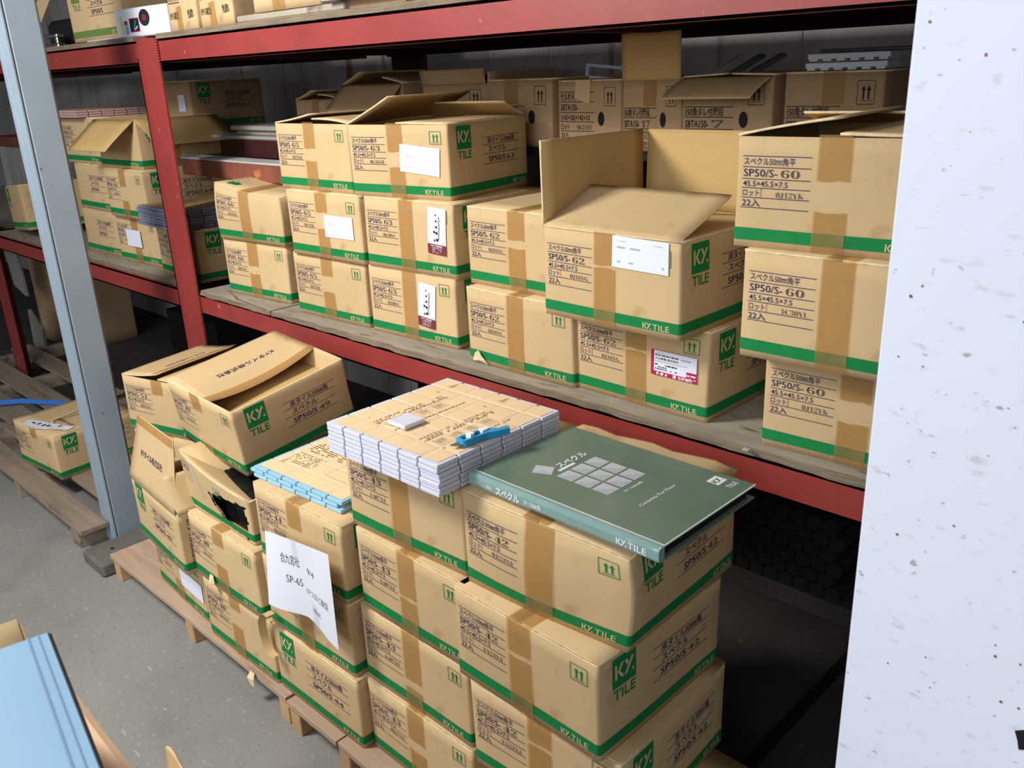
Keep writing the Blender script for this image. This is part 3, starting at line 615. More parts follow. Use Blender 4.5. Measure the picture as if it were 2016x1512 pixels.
# torn carton with the black tiles showing
def cutJ(u, y, t):
    if y > .002: return False
    e = .02*math.sin(u*61)+.015*math.sin(u*23+t*9); g = .008*math.sin(t*55)+.012*math.sin(t*19)
    lo = .40-(u-.46)*1.9 if u < .62 else .10-(u-.62)*.2
    return .46+g < u < .945+g and max(lo, .035)+e < t < .58+(u-.46)*.35+e
def crJ(u, v, t, P):
    D = np.zeros_like(P); tt = np.clip(t, 0, 1.1); uu = np.clip(u, 0, 1); vv = np.clip(v, 0, 1)
    D[:, 2] = -tt**2*(.012+.040*uu)*(1-vv*.5); D[:, 1] = -.014*np.sin(np.pi*uu)*tt*(1-vv); D[:, 0] = -.006*tt*(1-uu); return D
c = Carton('torn open carton with black tiles showing through its ripped front', -1.973, .822, P0+2*H_+.001, -.01, h=.16, w=.315, crush=crJ, seed=33, cut=cutJ, noise=.003)
b = Art(); b.arrows(175, 40, 203, 72); c.put(b, 'F', 'arrow_mark', ['green'])
b = Art()
for v in (20, 34, 50, 64, 78): b.bar(14, v, 70, v, .9)
b.text('スペクル', 16, 31, 9, 50); b.text('SP50', 16, 47, 10, 40); c.put(b, 'F', 'printed_text', ['navy'])
c.label('F', (62, 6), (26, 110), -.25, None, ('clear',), name='clear_tape'); c.flap('L', -12, .17, curl=-3, n=8); c.flap('F', -22, .12, curl=-2, n=8)
V = []; 
t = MB()
J = c.root
bt = empty('tile_stack', 'stack of black tiles inside the torn open carton', 'tiles', (-1.955, .842, P0+2*H_+.007), (0, 0, -.01), kind='stuff')
m = MB()
for L_ in range(11):
    for i in range(6):
        for j in range(6):
            if i in (0, 5) or j in (0, 5) or L_ == 10:
                jx = random.uniform(-.001, .001); m.box((i*.047+jx, j*.046, L_*.0090), (i*.047+.0445+jx, j*.046+.0435, L_*.0090+.0078))
m.build('black_tile', 'blacktile', bt)['kind'] = 'stuff'

# open carton 49, tilted on top of the torn one
c = Carton('open carton marked 49 tilted on the torn carton, its lid flap inside', -2.083, .888, .562, -.02, rx=.155, ry=.045, seed=35, noise=.0025, bulge=.004)
c.front('49', '0J11YC', icon=True); c.sidep('49'); c.tape('F', (128, 174), ((0, 46), (140, 174)))
a = kyco(0, 0, 13, w=165); a.V = [(250-x_, 95-y_) for x_, y_ in a.V]
c.flap('L', -2, .19, curl=-.5, tape=True, art=a, n=16, fw=lambda P, s_, f: P+np.stack([0*f+.01*(1-s_), 0*f, f*f*(-.016+.02*(s_-.45)**2*4)+.006*f], 1))
c.flap('B', -75, .12, name='inner_flap')
c.flap('F', -68, .12, name='inner_flap')
mk('inner_sheet', [(.008, .008, .115), (.309, .008, .118), (.309, .314, .128), (.008, .314, .12)], [(0, 1, 2, 3)], 'cardin', c.root)
# carton 51 behind the column
c = Carton('carton marked 51 beside the steel column with one curled lid flap', -2.612, .952, P0+2*H_, .262, seed=36)
c.front('51', '0J11YC', icon=True); c.sidep('51'); c.tape('F', (131, 178), ((0, 46),))
a = kyco(0, 0, 12, w=150); a.V = [(235-x_, 95-y_) for x_, y_ in a.V]
c.flap('L', 1, .158, curl=1.2, tape=True, art=a, n=10); 
a = Art(); a.arrows(110, 60, 160, 110); a.text('T', 30, 120, 22, 20)
c.flap('R', 1, .158, art=a, artm=('green',))
c = std('carton under the one marked 51, beside the steel column', -2.60, .953, P0+H_, .24, '51', '0J11YC', seed=37)
c = std('lowest carton beside the steel column, hidden behind the leaning flap carton', -2.62, .96, P0, .22, '51', '0J11YC', seed=38)
# leaning flap carton
c = Carton('leftmost carton on the light pallet with its lid flap raised like a roof', -2.268, .797, P0+H_+.003, -.072, seed=39, ry=.01)
c.sidep('40', 'F'); c.kyband('R', 250)
a = Art(); a.text('KYタイル株式会社', 22, 24, 13, 125, slim=.01, rot=PI/2); c.put(a, 'R', 'printed_text', ['navy'])
a = kyco(0, 0, 14, w=170); a.V = [(85+x_, 80-y_*-1) for x_, y_ in a.V]
# text upright on the raised flap: v grows away from the hinge, so mirror it
T_ = kyco(0, 0, 14, w=165); T_.V = [(70+x_, 78-y_) for x_, y_ in T_.V]
c.flap('F', 71, .172, curl=.3, tape=True, art=T_, taper=(0, .07), n=8)
c.flap('R', 62, .10, taper=(0, .2)); c.flap('B', 20, .12)
c = std('bottom carton at the left end of the light pallet with a white label', -2.294, .834, P0, -.05, '40', '0J11YC', seed=40)
a = Art(); a.dashes(10, 22, 60, 1, 4, 1.5, 0, .8, 3); c.label('F', (176, 62), (135, 56), .02, a)

# small carton on the far pallet
c = Carton('small worn carton with a green logo on the grey pallet left of the column', -3.534, .862, P0, .111, h=.172, seed=41, noise=.003)
c.front('27', '0J11YC', icon=False); c.sidep('27'); c.closed(False); c.tape('F', (140, 186), ((0, 40),))
a = Art(); a.arrows(262, 20, 296, 50); c.put(a, 'F', 'arrow_mark', ['green'])
a = kyco(0, 0, 12, w=120); a.V = [(270-x_, 215-y_) for x_, y_ in a.V]; c.put(a, 'T', 'printed_text', ['navy'])
b_ = MB()
def strip(m, pts, wd, up=(0, 0, 1)):
    V = []; up = Vector(up)
    for k, p in enumerate(pts):
        p = Vector(p); q = Vector(pts[min(k+1, len(pts)-1)])-Vector(pts[max(k-1, 0)]); s_ = q.cross(up).normalized()*wd/2; V += [p-s_, p+s_]
    m.add(V, [(2*k, 2*k+1, 2*k+3, 2*k+2) for k in range(len(pts)-1)])
strip(b_, [(.105, .24, .1745), (.16, .25, .176), (.30, .21, .1745)], .008); strip(b_, [(.16, .06, .1745), (.15, .15, .176), (.115, .24, .1745)], .008)
strip(b_, [(.17, .07, .176), (.24, .03, .178), (.31, .06, .1745)], .012); b_.build('cream_strap', 'edge', c.root)
pl = mk('torn_label', [(.07, .03, .1745), (.10, -.004, .175), (.20, -.004, .178), (.305, .06, .174), (.30, .09, .176), (.19, .055, .178), (.13, .05, .176)], [(0, 1, 2, 6), (2, 5, 6), (2, 3, 4, 5)], 'white', c.root)
pa = MB()
for (x, y, a1, b1) in ((.12, .018, .02, .006), (.155, .02, .008, .016), (.185, .022, .012, .016), (.205, .03, .012, .014), (.25, .05, .006, .018)): pa.box((x, y, .1785), (x+a1, y+b1, .1788))
pa.build('label_print', 'black', pl)

# ================================================================== left bay cartons
std('bottom carton in the left bay with a square white label', -3.452, 1.352, D0, .05, '64', '0J11YC', seed=42, w=.31)
c = [o for o in col.objects if o.get('label', '').startswith('bottom carton in the left bay')][0]
bx('paper_label', (.085, -.0065, .062), (.195, -.0055, .125), 'white', c)
std('second carton in the left bay, under the open carton', -3.43, 1.334, D0+H_, .02, '64', '0J11YC', seed=43, w=.312)
def rl(label, x, y, z, rz, sd):
    c = Carton(label, x, y, z, rz, seed=sd); b = Art()
    for v in (42, 60, 81, 105): b.bar(127, v, 282, v, 1.0)
    b.text('床タイル50㎜角', 148, 56.5, 11, 112); b.text('スペクル', 150, 76.5, 11.5, 72); b.text('SP50/S', 148, 100.5, 13, 70); c.put(b, 'F', 'printed_text', ['navy']); c.kyband('F', 250); c.closed(False); return c
rl('bottom carton half hidden by the steel column in the left bay', -3.80, 1.36, D0, .03, 44)
rl('middle carton half hidden by the steel column in the left bay', -3.79, 1.362, D0+H_, .01, 45)
std('upper carton half hidden by the steel column, under the pink tiles', -3.86, 1.372, D0+2*H_, .02, '64', '0J11YC', seed=46, tape=None)
c = Carton('open carton in the left bay with flaps hanging outwards', -3.46, 1.345, D0+2*H_, .06, seed=47, w=.31)
c.front('64', '0J11YC'); c.sidep('64', text=True); c.tape('R', (110, 150), ((90, 174),))
c.flap('F', 218, .15, curl=.6, mats=['cardin', 'cardin', 'edge'], n=6, taper=(.0, .02)); c.flap('R', 212, .15, curl=.4, mats=['cardin', 'cardin', 'edge'], n=6)
c = std('carton standing on the shelf just left of the crushed cartons, under slate-blue tiles', -3.078, 1.339, D0, -.038, '67', '0J11YC', seed=48)
rl('rear carton seen above the slate-blue tiles behind the red upright', -3.24, 1.66, D0+H_-.02, .0, 49)
rl('lower rear carton behind the slate-blue tiles', -3.24, 1.665, D0-.0, .0, 50) if False else None
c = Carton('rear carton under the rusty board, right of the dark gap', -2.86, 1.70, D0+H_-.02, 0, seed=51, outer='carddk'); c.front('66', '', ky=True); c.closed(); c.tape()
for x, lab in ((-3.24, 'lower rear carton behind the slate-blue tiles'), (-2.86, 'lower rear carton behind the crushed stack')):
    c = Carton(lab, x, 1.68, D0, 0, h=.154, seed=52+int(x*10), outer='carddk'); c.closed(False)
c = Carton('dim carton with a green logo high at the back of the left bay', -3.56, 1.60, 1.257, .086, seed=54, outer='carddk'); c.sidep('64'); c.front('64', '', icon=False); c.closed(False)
a = Art(); c.label('F', (238, 50), (46, 60), 0, None)
t = empty('riser_box', 'plain brown box carrying the dim carton at the back of the left bay', 'box', (-3.57, 1.69, D0+H_*1))
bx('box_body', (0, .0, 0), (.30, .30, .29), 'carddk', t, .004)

def board(name, label, a, b, m, cat='board', bev=.003, rz=0): 
    t = empty(name, label, cat, ((a[0]+b[0])/2, (a[1]+b[1])/2, a[2]), (0, 0, rz)); hx, hy = (b[0]-a[0])/2, (b[1]-a[1])/2
    MB().box((-hx, -hy, 0), (hx, hy, b[2]-a[2]), 0, bev).build(name+'_body', m, t); return t, hx, hy
t, hx, hy = board('rusty_beam', 'rusty brown board with a dusty white top laid across the rear cartons', (-3.03, 1.45, 1.122), (-2.33, 1.53, 1.176), 'rust')
bx('white_facing', (-hx, -hy, .0542), (hx, hy, .060), 'whitewd', t, .001)
board('brown_block', 'dark brown block behind the top carton marked 65', (-2.78, 1.56, 1.179), (-2.3, 1.72, 1.236), 'rackdk')
board('stone_slab', 'long pale slab lying on the dark brown block', (-3.0, 1.56, 1.2365), (-2.35, 1.74, 1.248), 'slab', 'slab', .004)
board('stone_slab', 'lower of the two short slabs on the long pale slab', (-2.87, 1.59, 1.2485), (-2.4, 1.74, 1.264), 'palletg', 'slab', .004)
board('stone_slab', 'top one of the two short slabs on the long pale slab', (-2.885, 1.575, 1.2645), (-2.4, 1.75, 1.280), 'slab', 'slab', .004)

# far left carton
c = Carton('tilted carton with a green logo at the far left end of the shelf', -4.96, 1.32, D0+.004, .0, seed=55, w=.34, ry=0, h=.2); c.sidep('', 'F', text=False); c.closed(False)
c.root.rotation_euler = (0, -.09, -.12); c.root.location = (-4.62, 1.335, D0+.012)
board('leaning_card', 'narrow yellowish card standing behind the steel column at far left', (-4.78, 1.62, .79), (-4.70, 1.65, 1.30), 'cardin', 'card')
board('rear_plank', 'short brown plank at the far left behind the column', (-5.6, 1.6, 1.14), (-4.9, 1.8, 1.19), 'rust')
board('support_box', 'grey crate carrying the brown plank at the far left', (-5.5, 1.6, .79), (-4.98, 1.85, 1.139), 'wall', 'crate')

# ================================================================== rear row of cartons
t, hx, hy = board('rear_riser_board', 'dark plank carrying the row of small cartons at the back', (-3.0, 1.735, 1.205), (-.35, 2.08, 1.228), 'black2')
for k, x in enumerate((-2.95, -2.2, -1.5, -.9, -.42)):
    bx('riser_leg', (x+1.675-.02, -hy, -.414), (x+1.675+.02, hy, 0), 'black2', t)
def rear(label, x0, x1, h, kind, num='', lot='', y=1.75, z=1.229, hole=True, flaps='closed', d=.28, sd=60):
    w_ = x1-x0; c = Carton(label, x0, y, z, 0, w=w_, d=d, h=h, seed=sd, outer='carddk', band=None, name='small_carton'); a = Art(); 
    if kind == 1:    # first row text at the top
        U0, U1 = 15, 190
        for v in (30, 55, 82, 106, 130, 150): a.bar(U0, v, U1, v, 1.6)
        a.text('セルボタレ付', U0+3, 50, 15, 110, slim=.01); a.text('SBTA150-', U0+3, 77, 16, 90, slim=.01); a.text('(142+30)×142×10', U0+3, 102, 13, 150, slim=.01); a.text('ロット', U0+3, 126, 13, 44, slim=.01); a.text(serif(lot), U0+88, 126, 12, 75, 1, slim=-.01); a.text('32入', U0+3, 147, 12, 40, slim=.01)
        a.text('色調5', 236, 160, 13, 62, slim=.01)
    else:
        U0, U1 = 12, 190
        for v in (70, 93, 120, 143, 166): a.bar(U0, v, U1, v, 1.6)
        a.text('150角タレ付階段', U0+3, 89, 15, 140, slim=.01); a.text('SBTA150-', U0+3, 116, 16, 86, slim=.01); a.text(serif(num), U0+100, 116, 16, 44, 1); a.text('ロット', U0+3, 139, 13, 44, slim=.01); a.text(serif(lot), U0+75, 139, 13, 80, 1, slim=-.01); a.text('(142+30)×142×10', U0+3, 162, 12, 145, slim=.01)
    a.arrows(238, 20, 290, 66)
    if hole: a.poly([(224+15*math.cos(q*PI/8), 98+18*math.sin(q*PI/8)) for q in range(16)])
    c.put(a, 'F', 'printed_text', ['black', 'stamp'])
    if flaps == 'closed': c.closed()
    return c
c = rear('small open carton furthest left in the rear row', -2.735, -2.483, .128, 2, '', '', flaps='', sd=61); c.flap('L', 10, .1, curl=2); c.flap('R', 14, .12, curl=-2); c.tape('F', (130, 180), ((0, 170),))
c = rear('rear row carton with a drooping front flap, behind the top carton marked 63', -2.45, -2.15, .172, 2, '', '', flaps='', sd=62); c.flap('F', 222, .11, curl=.5, mats=['carddk', 'carddk', 'edge']); c.flap('B', 10, .1); c.flap('L', 20, .1); c.flap('R', 10, .1)
c = rear('rear row carton with an upright flap, just right of the drooping one', -2.06, -1.79, .165, 2, '', '', flaps='', sd=63); c.flap('F', 100, .04); c.flap('R', 96, .03); c.flap('B', 8)
c = rear('rear row carton with shiny tape on top, second from the upright arrows pair', -1.79, -1.555, .170, 2, '12', '', sd=64, hole=True); c.tape('F', (90, 160), ((0, 66),))
c = rear('rear row carton with its text block at the top and a torn brown patch', -1.536, -1.336, .163, 1, '', '0K15YF', sd=65)
mk('torn_patch', [(.062, -.002, .163), (.108, -.002, .163), (.108, -.004, .108), (.088, -.006, .112), (.06, -.004, .12)], [(0, 1, 2, 3, 4)], 'card', c.root)
c = rear('rear row carton with a tall flap standing straight up', -1.331, -1.166, .163, 2, '17', '2J22YJ', flaps='', sd=66, z=1.228); c.flap('F', 92, .103, mats=['carddk', 'cardin', 'edge']); c.flap('L', 2, .08); c.flap('R', 2, .08); c.tape('F', (120, 190), ((0, 66),))
c = rear('rear row carton with a grey flap drooping over its front', -1.163, -.94, .165, 2, '7', '0G20YZ', flaps='', sd=67); c.flap('F', 196, .085, curl=5, mats=['carddk', 'carddk', 'edge'], taper=(-.01, .01)); c.flap('R', 2, .1); c.flap('L', 2, .1)
c = rear('rightmost rear row carton marked 13, under the white mouldings', -.917, -.712, .166, 2, '13', '', sd=68); c.tape('F', (128, 198), ((0, 66),)); 
# items on top of the rear row
for k, (zz, lab) in enumerate(((1.3965, 'lower of two white slotted mouldings on the rightmost rear carton'), (1.4135, 'upper of two white slotted mouldings on the rightmost rear carton'))):
    t = empty('slotted_moulding', lab, 'moulding', (-.88+k*.004, 1.76, zz)); b = MB(); b.box((0, 0, .004), (.165, .06, .014), 0, .001)
    for q in range(6): b.box((.004+q*.028, 0, 0), (.021+q*.028, .06, .004))
    b.build('moulding_body', 'icewhite', t)
t, hx, hy = board('dark_tray', 'dark grey tray lying on the white slotted mouldings', (-.86, 1.775, 1.428), (-.62, 1.98, 1.436), 'violet', 'tray')
for k, (x, y, rz, lab) in enumerate(((-1.13, 1.86, .5, 'left one of three grey tiles leaning on the rear row cartons'), (-1.09, 1.88, .45, 'middle one of three grey tiles leaning on the rear row cartons'), (-1.05, 1.90, .4, 'right one of three grey tiles leaning on the rear row cartons'))):
    t = empty('grey_tile', lab, 'tile', (x, y, 1.405), (.1, -.45, rz+.6)); MB().box((-.05, -.012, -.002), (.055, .012, .006), 0, .001).build('slat_body', 'slab' if k == 0 else 'violet', t)
t = empty('window_frame_offcut', 'pale grey plastic frame lying behind the rear carton with the tall flap', 'frame', (-1.57, 1.9, 1.393), (0, .10, 0))
for a, b in (((0, 0, 0), (.2, .01, .008)), ((0, 0, .03), (.2, .01, .038)), ((0, 0, .008), (.01, .01, .03))): MB().box(a, b, 0, .001).build('frame_bar', 'icewhite', t)
board('grey_carton_lid', 'flat grey lid standing behind the rear row cartons', (-2.10, 2.04, 1.2285), (-1.93, 2.055, 1.43), 'wall', 'lid')
t = empty('electric_cable', 'thin dark cable hanging down the back wall', 'cable', (-1.74, 2.3, 0)); b = MB(); z = 1.55; pt = None
for k in range(12):
    q = (.012*math.sin(k*1.1)+(.02 if k > 5 else 0), 0, 1.62-k*.03)
    if pt: b.cyl(pt, q, .003, 6)
    pt = q
b.build('cable_run', 'black2', t)
board('blue_sheet', 'dark blue sheet standing at the back, left of the rear row', (-3.0, 2.08, .79), (-2.7, 2.10, 1.36), 'bluebk', 'sheet')

# ================================================================== upper shelf goods
ZU = 1.5645
def up(label, x0, x1, d, h, band=None, y=1.32, rz=0, sd=80, ink=None, z=ZU, outer='card'):
    c = Carton(label, x0, y, z, rz, w=x1-x0, d=d, h=h, seed=sd, band=None, outer=outer); c.closed(False)
    if ink: c.sidep('', 'F', ink=ink); c.band(ink)
    else:
        a = Art()
        for v in (20, 42, 66, 90, 112): a.bar(16, v, 150, v, 1.6)
        a.text('150角タレ付', 20, 39, 14, 110); a.text('SBTA150-', 20, 62, 15, 90); a.text('ロット', 20, 87, 13, 44); a.text('(142+30)×142×10', 20, 109, 12, 120); a.text('KYタイル株式会社', 18, 146, 13, 105, slim=.02); a.text('色調5', 225, 146, 14, 60, slim=.01)
        c.put(a, 'F', 'printed_text', ['black']); c.tape('F', (100, 160), ((120, 174),))
    return c
up('carton with an olive-green logo on the upper shelf at the left', -3.425, -3.0, .32, .19, ink='olive', sd=81, z=ZU+.008)
up('narrow carton on the upper shelf right of the white product box', -2.68, -2.51, .28, .22, sd=82)
up('dim carton end between the narrow and the pale carton on the upper shelf', -2.50, -2.475, .28, .22, sd=83, y=1.34)
up('pale carton with its brown side showing, on the upper shelf', -2.455, -2.275, .28, .2, sd=84, y=1.30, z=ZU+.001)
up('wide pale carton overhanging the upper shelf edge', -2.13, -1.835, .28, .2, sd=85, y=1.275, z=ZU+.017)
board('flat_offcut', 'thin offcut board under the wide pale carton on the upper shelf', (-2.22, 1.275, ZU), (-1.75, 1.55, ZU+.016), 'ply')
t = empty('plastic_folder', 'white folder corner sticking out on the upper shelf at the right', 'folder', (-1.80, 1.25, ZU+.02)); bx('folder_body', (0, 0, 0), (.26, .3, .01), 'white', t, .002); bx('folder_support', (.03, .04, -.0195), (.25, .28, -.0002), 'carddk', t)
t = empty('product_box', 'white product box with colour stickers on the upper shelf', 'box', (-2.98, 1.285, ZU), (0, 0, .1))
b = MB(); b.box((0, 0, 0), (.30, .17, .083), 0, .003); b.build('box_body', 'white', t)
def fr(name, pts, m, par, yy=-.0006): return mk(name, [(x, yy, z) for x, z in pts], [tuple(range(len(pts)))], m, par)
q = lambda x0, z0, x1, z1: [(x0, z0), (x1, z0), (x1, z1), (x0, z1)]
fr('yellow_sticker', [(.035, .012), (.047, .012), (.04, .062), (.03, .062)], 'yel', t); fr('magenta_sticker', q(.052, .036, .072, .048), 'mag', t); fr('blue_sticker', q(.055, .01, .075, .034), 'lblue', t)
pp = fr('picture_panel', q(.083, .014, .138, .054), 'red', t); fr('picture_print', q(.086, .017, .135, .051), 'black', pp, -.0009); fr('tool_picture', [(.103, .021), (.109, .019), (.124, .046), (.118, .048)], 'cyan', pp, -.0012); fr('knife_picture', [(.112, .018), (.13, .028), (.128, .032), (.112, .023)], 'white', pp, -.0012)
rd = fr('round_logo', [(.172+.03*math.cos(k*PI/10), .052+.024*math.sin(k*PI/10)) for k in range(20)], 'black', t); fr('logo_print', q(.16, .044, .184, .06), 'maroon', rd, -.0009)
# junk left of the olive carton
t = empty('chrome_fitting', 'shiny chrome fitting at the left end of the upper shelf', 'fitting', (-3.62, 1.30, ZU)); b = MB(); b.box((-.06, 0, 0), (.09, .03, .012), 0, .003); b.box((-.06, 0, .035), (.09, .03, .045), 0, .003); b.box((-.03, .002, .012), (-.01, .02, .035)); b.box((.06, .002, .012), (.085, .02, .035), 0, .002); b.build('fitting_body', 'chrome', t)
bx('fitting_core', (-.055, .01, .012), (.08, .028, .035), 'black2', t)
board('black_bag', 'black bundle behind the chrome fitting on the upper shelf', (-3.78, 1.36, ZU), (-3.46, 1.52, ZU+.10), 'black2', 'bag', .02)
t = empty('leaning_cardboard', 'tan strip of cardboard leaning above the chrome fitting', 'cardboard', (-3.72, 1.34, ZU+.06), (.2, -.5, 0)); MB().box((0, 0, .04), (.30, .004, .09), 0, .001).build('cardboard_strip', 'card', t)
t = empty('flattened_bag', 'flat white plastic bag under the olive-logo carton', 'bag', (-3.27, 1.30, ZU)); MB().box((0, 0, 0), (.27, .12, .008), 0, .003).build('bag_body', 'whitewd', t)

# ================================================================== tile sheets
def tile_mesh(sz=.0455, th=.0075):
    b = MB(); b.box((0, 0, 0), (sz, sz, th), 0, .0006); return b
def sheets(base, x, y, z, rz, n, m, pitch, where, group, jit=.0012, paper='kraft', art=True, ords=None, nt=6, tp=.0502, sz=.0462, offs=(0,)):
    proto = tile_mesh(sz, pitch-.0014).build('porcelain_tile', m); me = proto.data; bpy.data.objects.remove(proto)
    for L_ in range(n):
        top = L_ == n-1; rg = random.Random(L_*7+int(abs(x)*100))
        t = empty('tile_sheet', (ords[n-1-L_] % where), 'tiles', (x+offs[L_ % len(offs)]+rg.uniform(-jit, jit), y+rg.uniform(-jit, jit), z+L_*pitch), (0, 0, rz+rg.uniform(-.008, .008)), group)
        for i in range(nt):
            for j in range(nt):
                o = bpy.data.objects.new('porcelain_tile', me); col.objects.link(o); o.parent = t
                o.location = (i*tp+rg.uniform(-.0004, .0004), j*tp+rg.uniform(-.0004, .0004), 0); o.rotation_euler = (0, 0, rg.uniform(-.007, .007))
        # brown facing paper, dipping slightly into the joints
        W = nt*tp-.004; V = []; F = []; k = nt*8; e = .009
        g = np.linspace(e, W-e*.8, k+1); zz = pitch-.0010
        def dip(a):
            r_ = (a+.0022) % tp; r_ = min(r_, tp-r_); return math.exp(-(r_/.0026)**2)*.0013
        for b_ in g:
            for a_ in g: V.append((a_, b_, zz+.0003-max(dip(a_), dip(b_))))
        F = [(j*(k+1)+i, j*(k+1)+i+1, (j+1)*(k+1)+i+1, (j+1)*(k+1)+i) for j in range(k) for i in range(k)]
        if not top:
            V = [(e, e, zz), (W-e, e, zz), (W-e, W-e, zz), (e, W-e, zz)]; F = [(0, 1, 2, 3)]
        p = mk('facing_paper', V, F, paper, t)
        if top and art:
            A = Art(); rg = random.Random(3)
            def tree(u, v):
                for q in range(5): A.bar(u-7+q*3.5, v, u-2.5+q*1.2, v+15, .6)
                A.bar(u, v+12, u, v+24, .9); A.bar(u-4, v+17, u+4, v+17, .6); A.bar(u-5, v+6, u+5, v+6, .5)
            if art == 2:
                A.dashes(30, 60, 120, 7, 7, 2.2, 0, .7, 5); A.dashes(30, 120, 150, 6, 8, 3, 0, .6, 8); A.bar(170, 60, 240, 60, .5); A.bar(170, 60, 170, 120, .5); tree(35, 45)
            else:
                for (u, v, s_) in ((60, 66, 1), (182, 96, 1)):
                    tree(u+5, v-20) if 0 else None
                tree(48, 258); tree(182, 262); 
                for bu in (45, 172):
                    A.dashes(bu, 226, bu+8, 1, 5, 2, 0, .8, 3)
                    for r_ in range(3): A.dashes(bu+4*r_, 60, bu+4*r_+3, 1, 3, 1, 0, .8, r_)
                # columns of small print running towards the back
                for bu in (70, 195):
                    for w_ in (0, 8, 14, 60):
                        v = 50
                        while v < 215:
                            l = rg.uniform(3, 9); A.poly([(bu+w_, v), (bu+w_+2, v), (bu+w_+2, v+l), (bu+w_, v+l)]) if rg.random() < .75 else None; v += l+2
                    for q_ in range(4):
                        v0 = 62+q_*36
                        for h_ in range(9): A.bar(bu+24+rg.uniform(0, 3), v0+h_*2.2, bu+44-rg.uniform(0, 4), v0+h_*2.2+rg.uniform(-2, 2), .5)
                        A.bar(bu+22, v0-3, bu+46, v0-3, .5); A.bar(bu+46, v0-3, bu+46, v0+20, .5)
            mk('paper_print', [(u/1000, v/1000, pitch+.0001) for u, v in A.V], A.F, 'print', p)
O7 = ['top sheet %s', 'second sheet from the top %s', 'third sheet from the top %s', 'fourth sheet from the top %s', 'fifth sheet from the top %s', 'sixth sheet from the top %s', 'bottom sheet %s']
def ords(n): return O7[:n-1]+['bottom sheet %s']
ZT = P0+4*H_+.0015
sheets('grey', -1.272, .801, ZT, .012, 7, 'greytile', .0083, 'of the grey tile stack under the cutter', 'grey tile sheets', ords=ords(7))
sheets('blue', -1.642, .834, P0+3*H_+.0015, .06, 3, 'bluetile', .0088, 'of the pale blue tile stack', 'pale blue tile sheets', ords=ords(3), paper='kraft', art=2, jit=.002, offs=(.006, -.010, .004))
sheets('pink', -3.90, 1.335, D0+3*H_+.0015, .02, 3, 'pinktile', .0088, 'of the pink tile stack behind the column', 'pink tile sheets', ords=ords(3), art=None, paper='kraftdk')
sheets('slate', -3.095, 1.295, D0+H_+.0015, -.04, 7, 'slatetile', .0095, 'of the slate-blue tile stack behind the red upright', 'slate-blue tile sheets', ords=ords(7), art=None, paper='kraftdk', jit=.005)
t = empty('loose_tile', 'single loose pale grey tile lying on the grey tile stack', 'tile', (-1.172, .862, ZT+7*.0083+.0012), (0, 0, .0))
MB().box((0, 0, 0), (.0475, .0475, .0075), 0, .0012).build('tile_body', 'greytile', t)
# utility cutter
t = empty('utility_cutter', 'bright blue plastic utility cutter lying on the grey tile stack', 'knife', (-1.000, .878, ZT+7*.0083+.0015), (0, 0, 1.47)); th = .011
def ext(name, P, z0, z1, m, par):
    n_ = len(P); b = MB(); b.add([(x, y, z0) for x, y in P]+[(x, y, z1) for x, y in P], [tuple(reversed(range(n_))), tuple(range(n_, 2*n_))]+[(i, (i+1) % n_, n_+(i+1) % n_, n_+i) for i in range(n_)]); return b.build(name, m, par)
b = MB()
segs = [[(0, -.008), (.004, -.011), (.006, .009), (0, .011)], [(.004, -.011), (.05, -.010), (.05, -.005), (.006, -.005)], [(.006, .009), (.006, .012), (.05, .011), (.05, .006)], [(.05, -.010), (.072, -.017), (.076, -.006), (.05, .011)], [(.072, -.017), (.088, -.020), (.094, -.016), (.094, -.008), (.076, -.006)]]
for P in segs:
    n_ = len(P); b.add([(x, y, 0) for x, y in P]+[(x, y, th) for x, y in P], [tuple(reversed(range(n_))), tuple(range(n_, 2*n_))]+[(i, (i+1) % n_, n_+(i+1) % n_, n_+i) for i in range(n_)])
b.build('handle', 'cyan', t); bx('blade_channel', (.006, -.005, .001), (.05, .0065, .004), 'dark', t)
ext('slider', [(.018, -.006), (.028, -.004), (.026, .008), (.016, .005)], .004, th+.005, 'wplast', t)
ext('end_plug', [(.046, -.002), (.066, .002), (.074, -.004), (.060, .010), (.046, .010)], .006, th+.002, 'wplast', t); ext('rivet', [(.006, -.003), (.011, -.003), (.011, .003), (.006, .003)], .004, .007, 'wplast', t)
ext('blade', [(-.016, .004), (0, .009), (0, -.008), (-.006, -.008)], .003, .0042, 'steel', t)

# ================================================================== green catalogue
t = empty('tile_catalogue', 'dark green tile catalogue binder with white diamonds on its cover', 'book', (-.966, .862, .7855), (.0, .0, -.004))
W_, D_, HC = .374, .254, .024
b = MB(); b.box((0, .012, HC-.003), (W_, D_, HC), 0, .0008); b.build('front_cover', 'catg', t)
b = MB(); b.box((0, .012, 0), (W_, D_, .003), 0, .0008); b.build('back_cover', 'catg', t)
b = MB(); n_ = 10; pr_ = [(.014-.014*math.sin(a)*1.0, HC/2+HC/2*math.cos(a)) for a in [PI*k/n_ for k in range(n_+1)]]
pr_ = [(.014, HC+.0005), (.006, HC+.0005), (.002, HC-.002), (0, HC-.006), (0, .006), (.002, .002), (.006, 0), (.014, 0)]
V = [(0, y, z) for y, z in pr_]+[(W_, y, z) for y, z in pr_]; n_ = len(pr_); b.add(V, [(i, i+1, n_+i+1, n_+i) for i in range(n_-1)]+[tuple(range(n_)), tuple(reversed(range(n_, 2*n_)))]); b.build('spine', 'cats', t)
bx('page_block', (.003, .014, .0032), (W_-.008, D_-.012, HC-.0032), 'dark', t)
b = MB(); b.box((0, .0125, HC), (W_, .0145, HC+.0006)); b.box((W_-.0012, .003, HC-.002), (W_+.0003, D_, HC+.0003)); b.build('edge_highlight', 'sheen', t)  # bright highlight along spine and cover edge, drawn as thin white strips
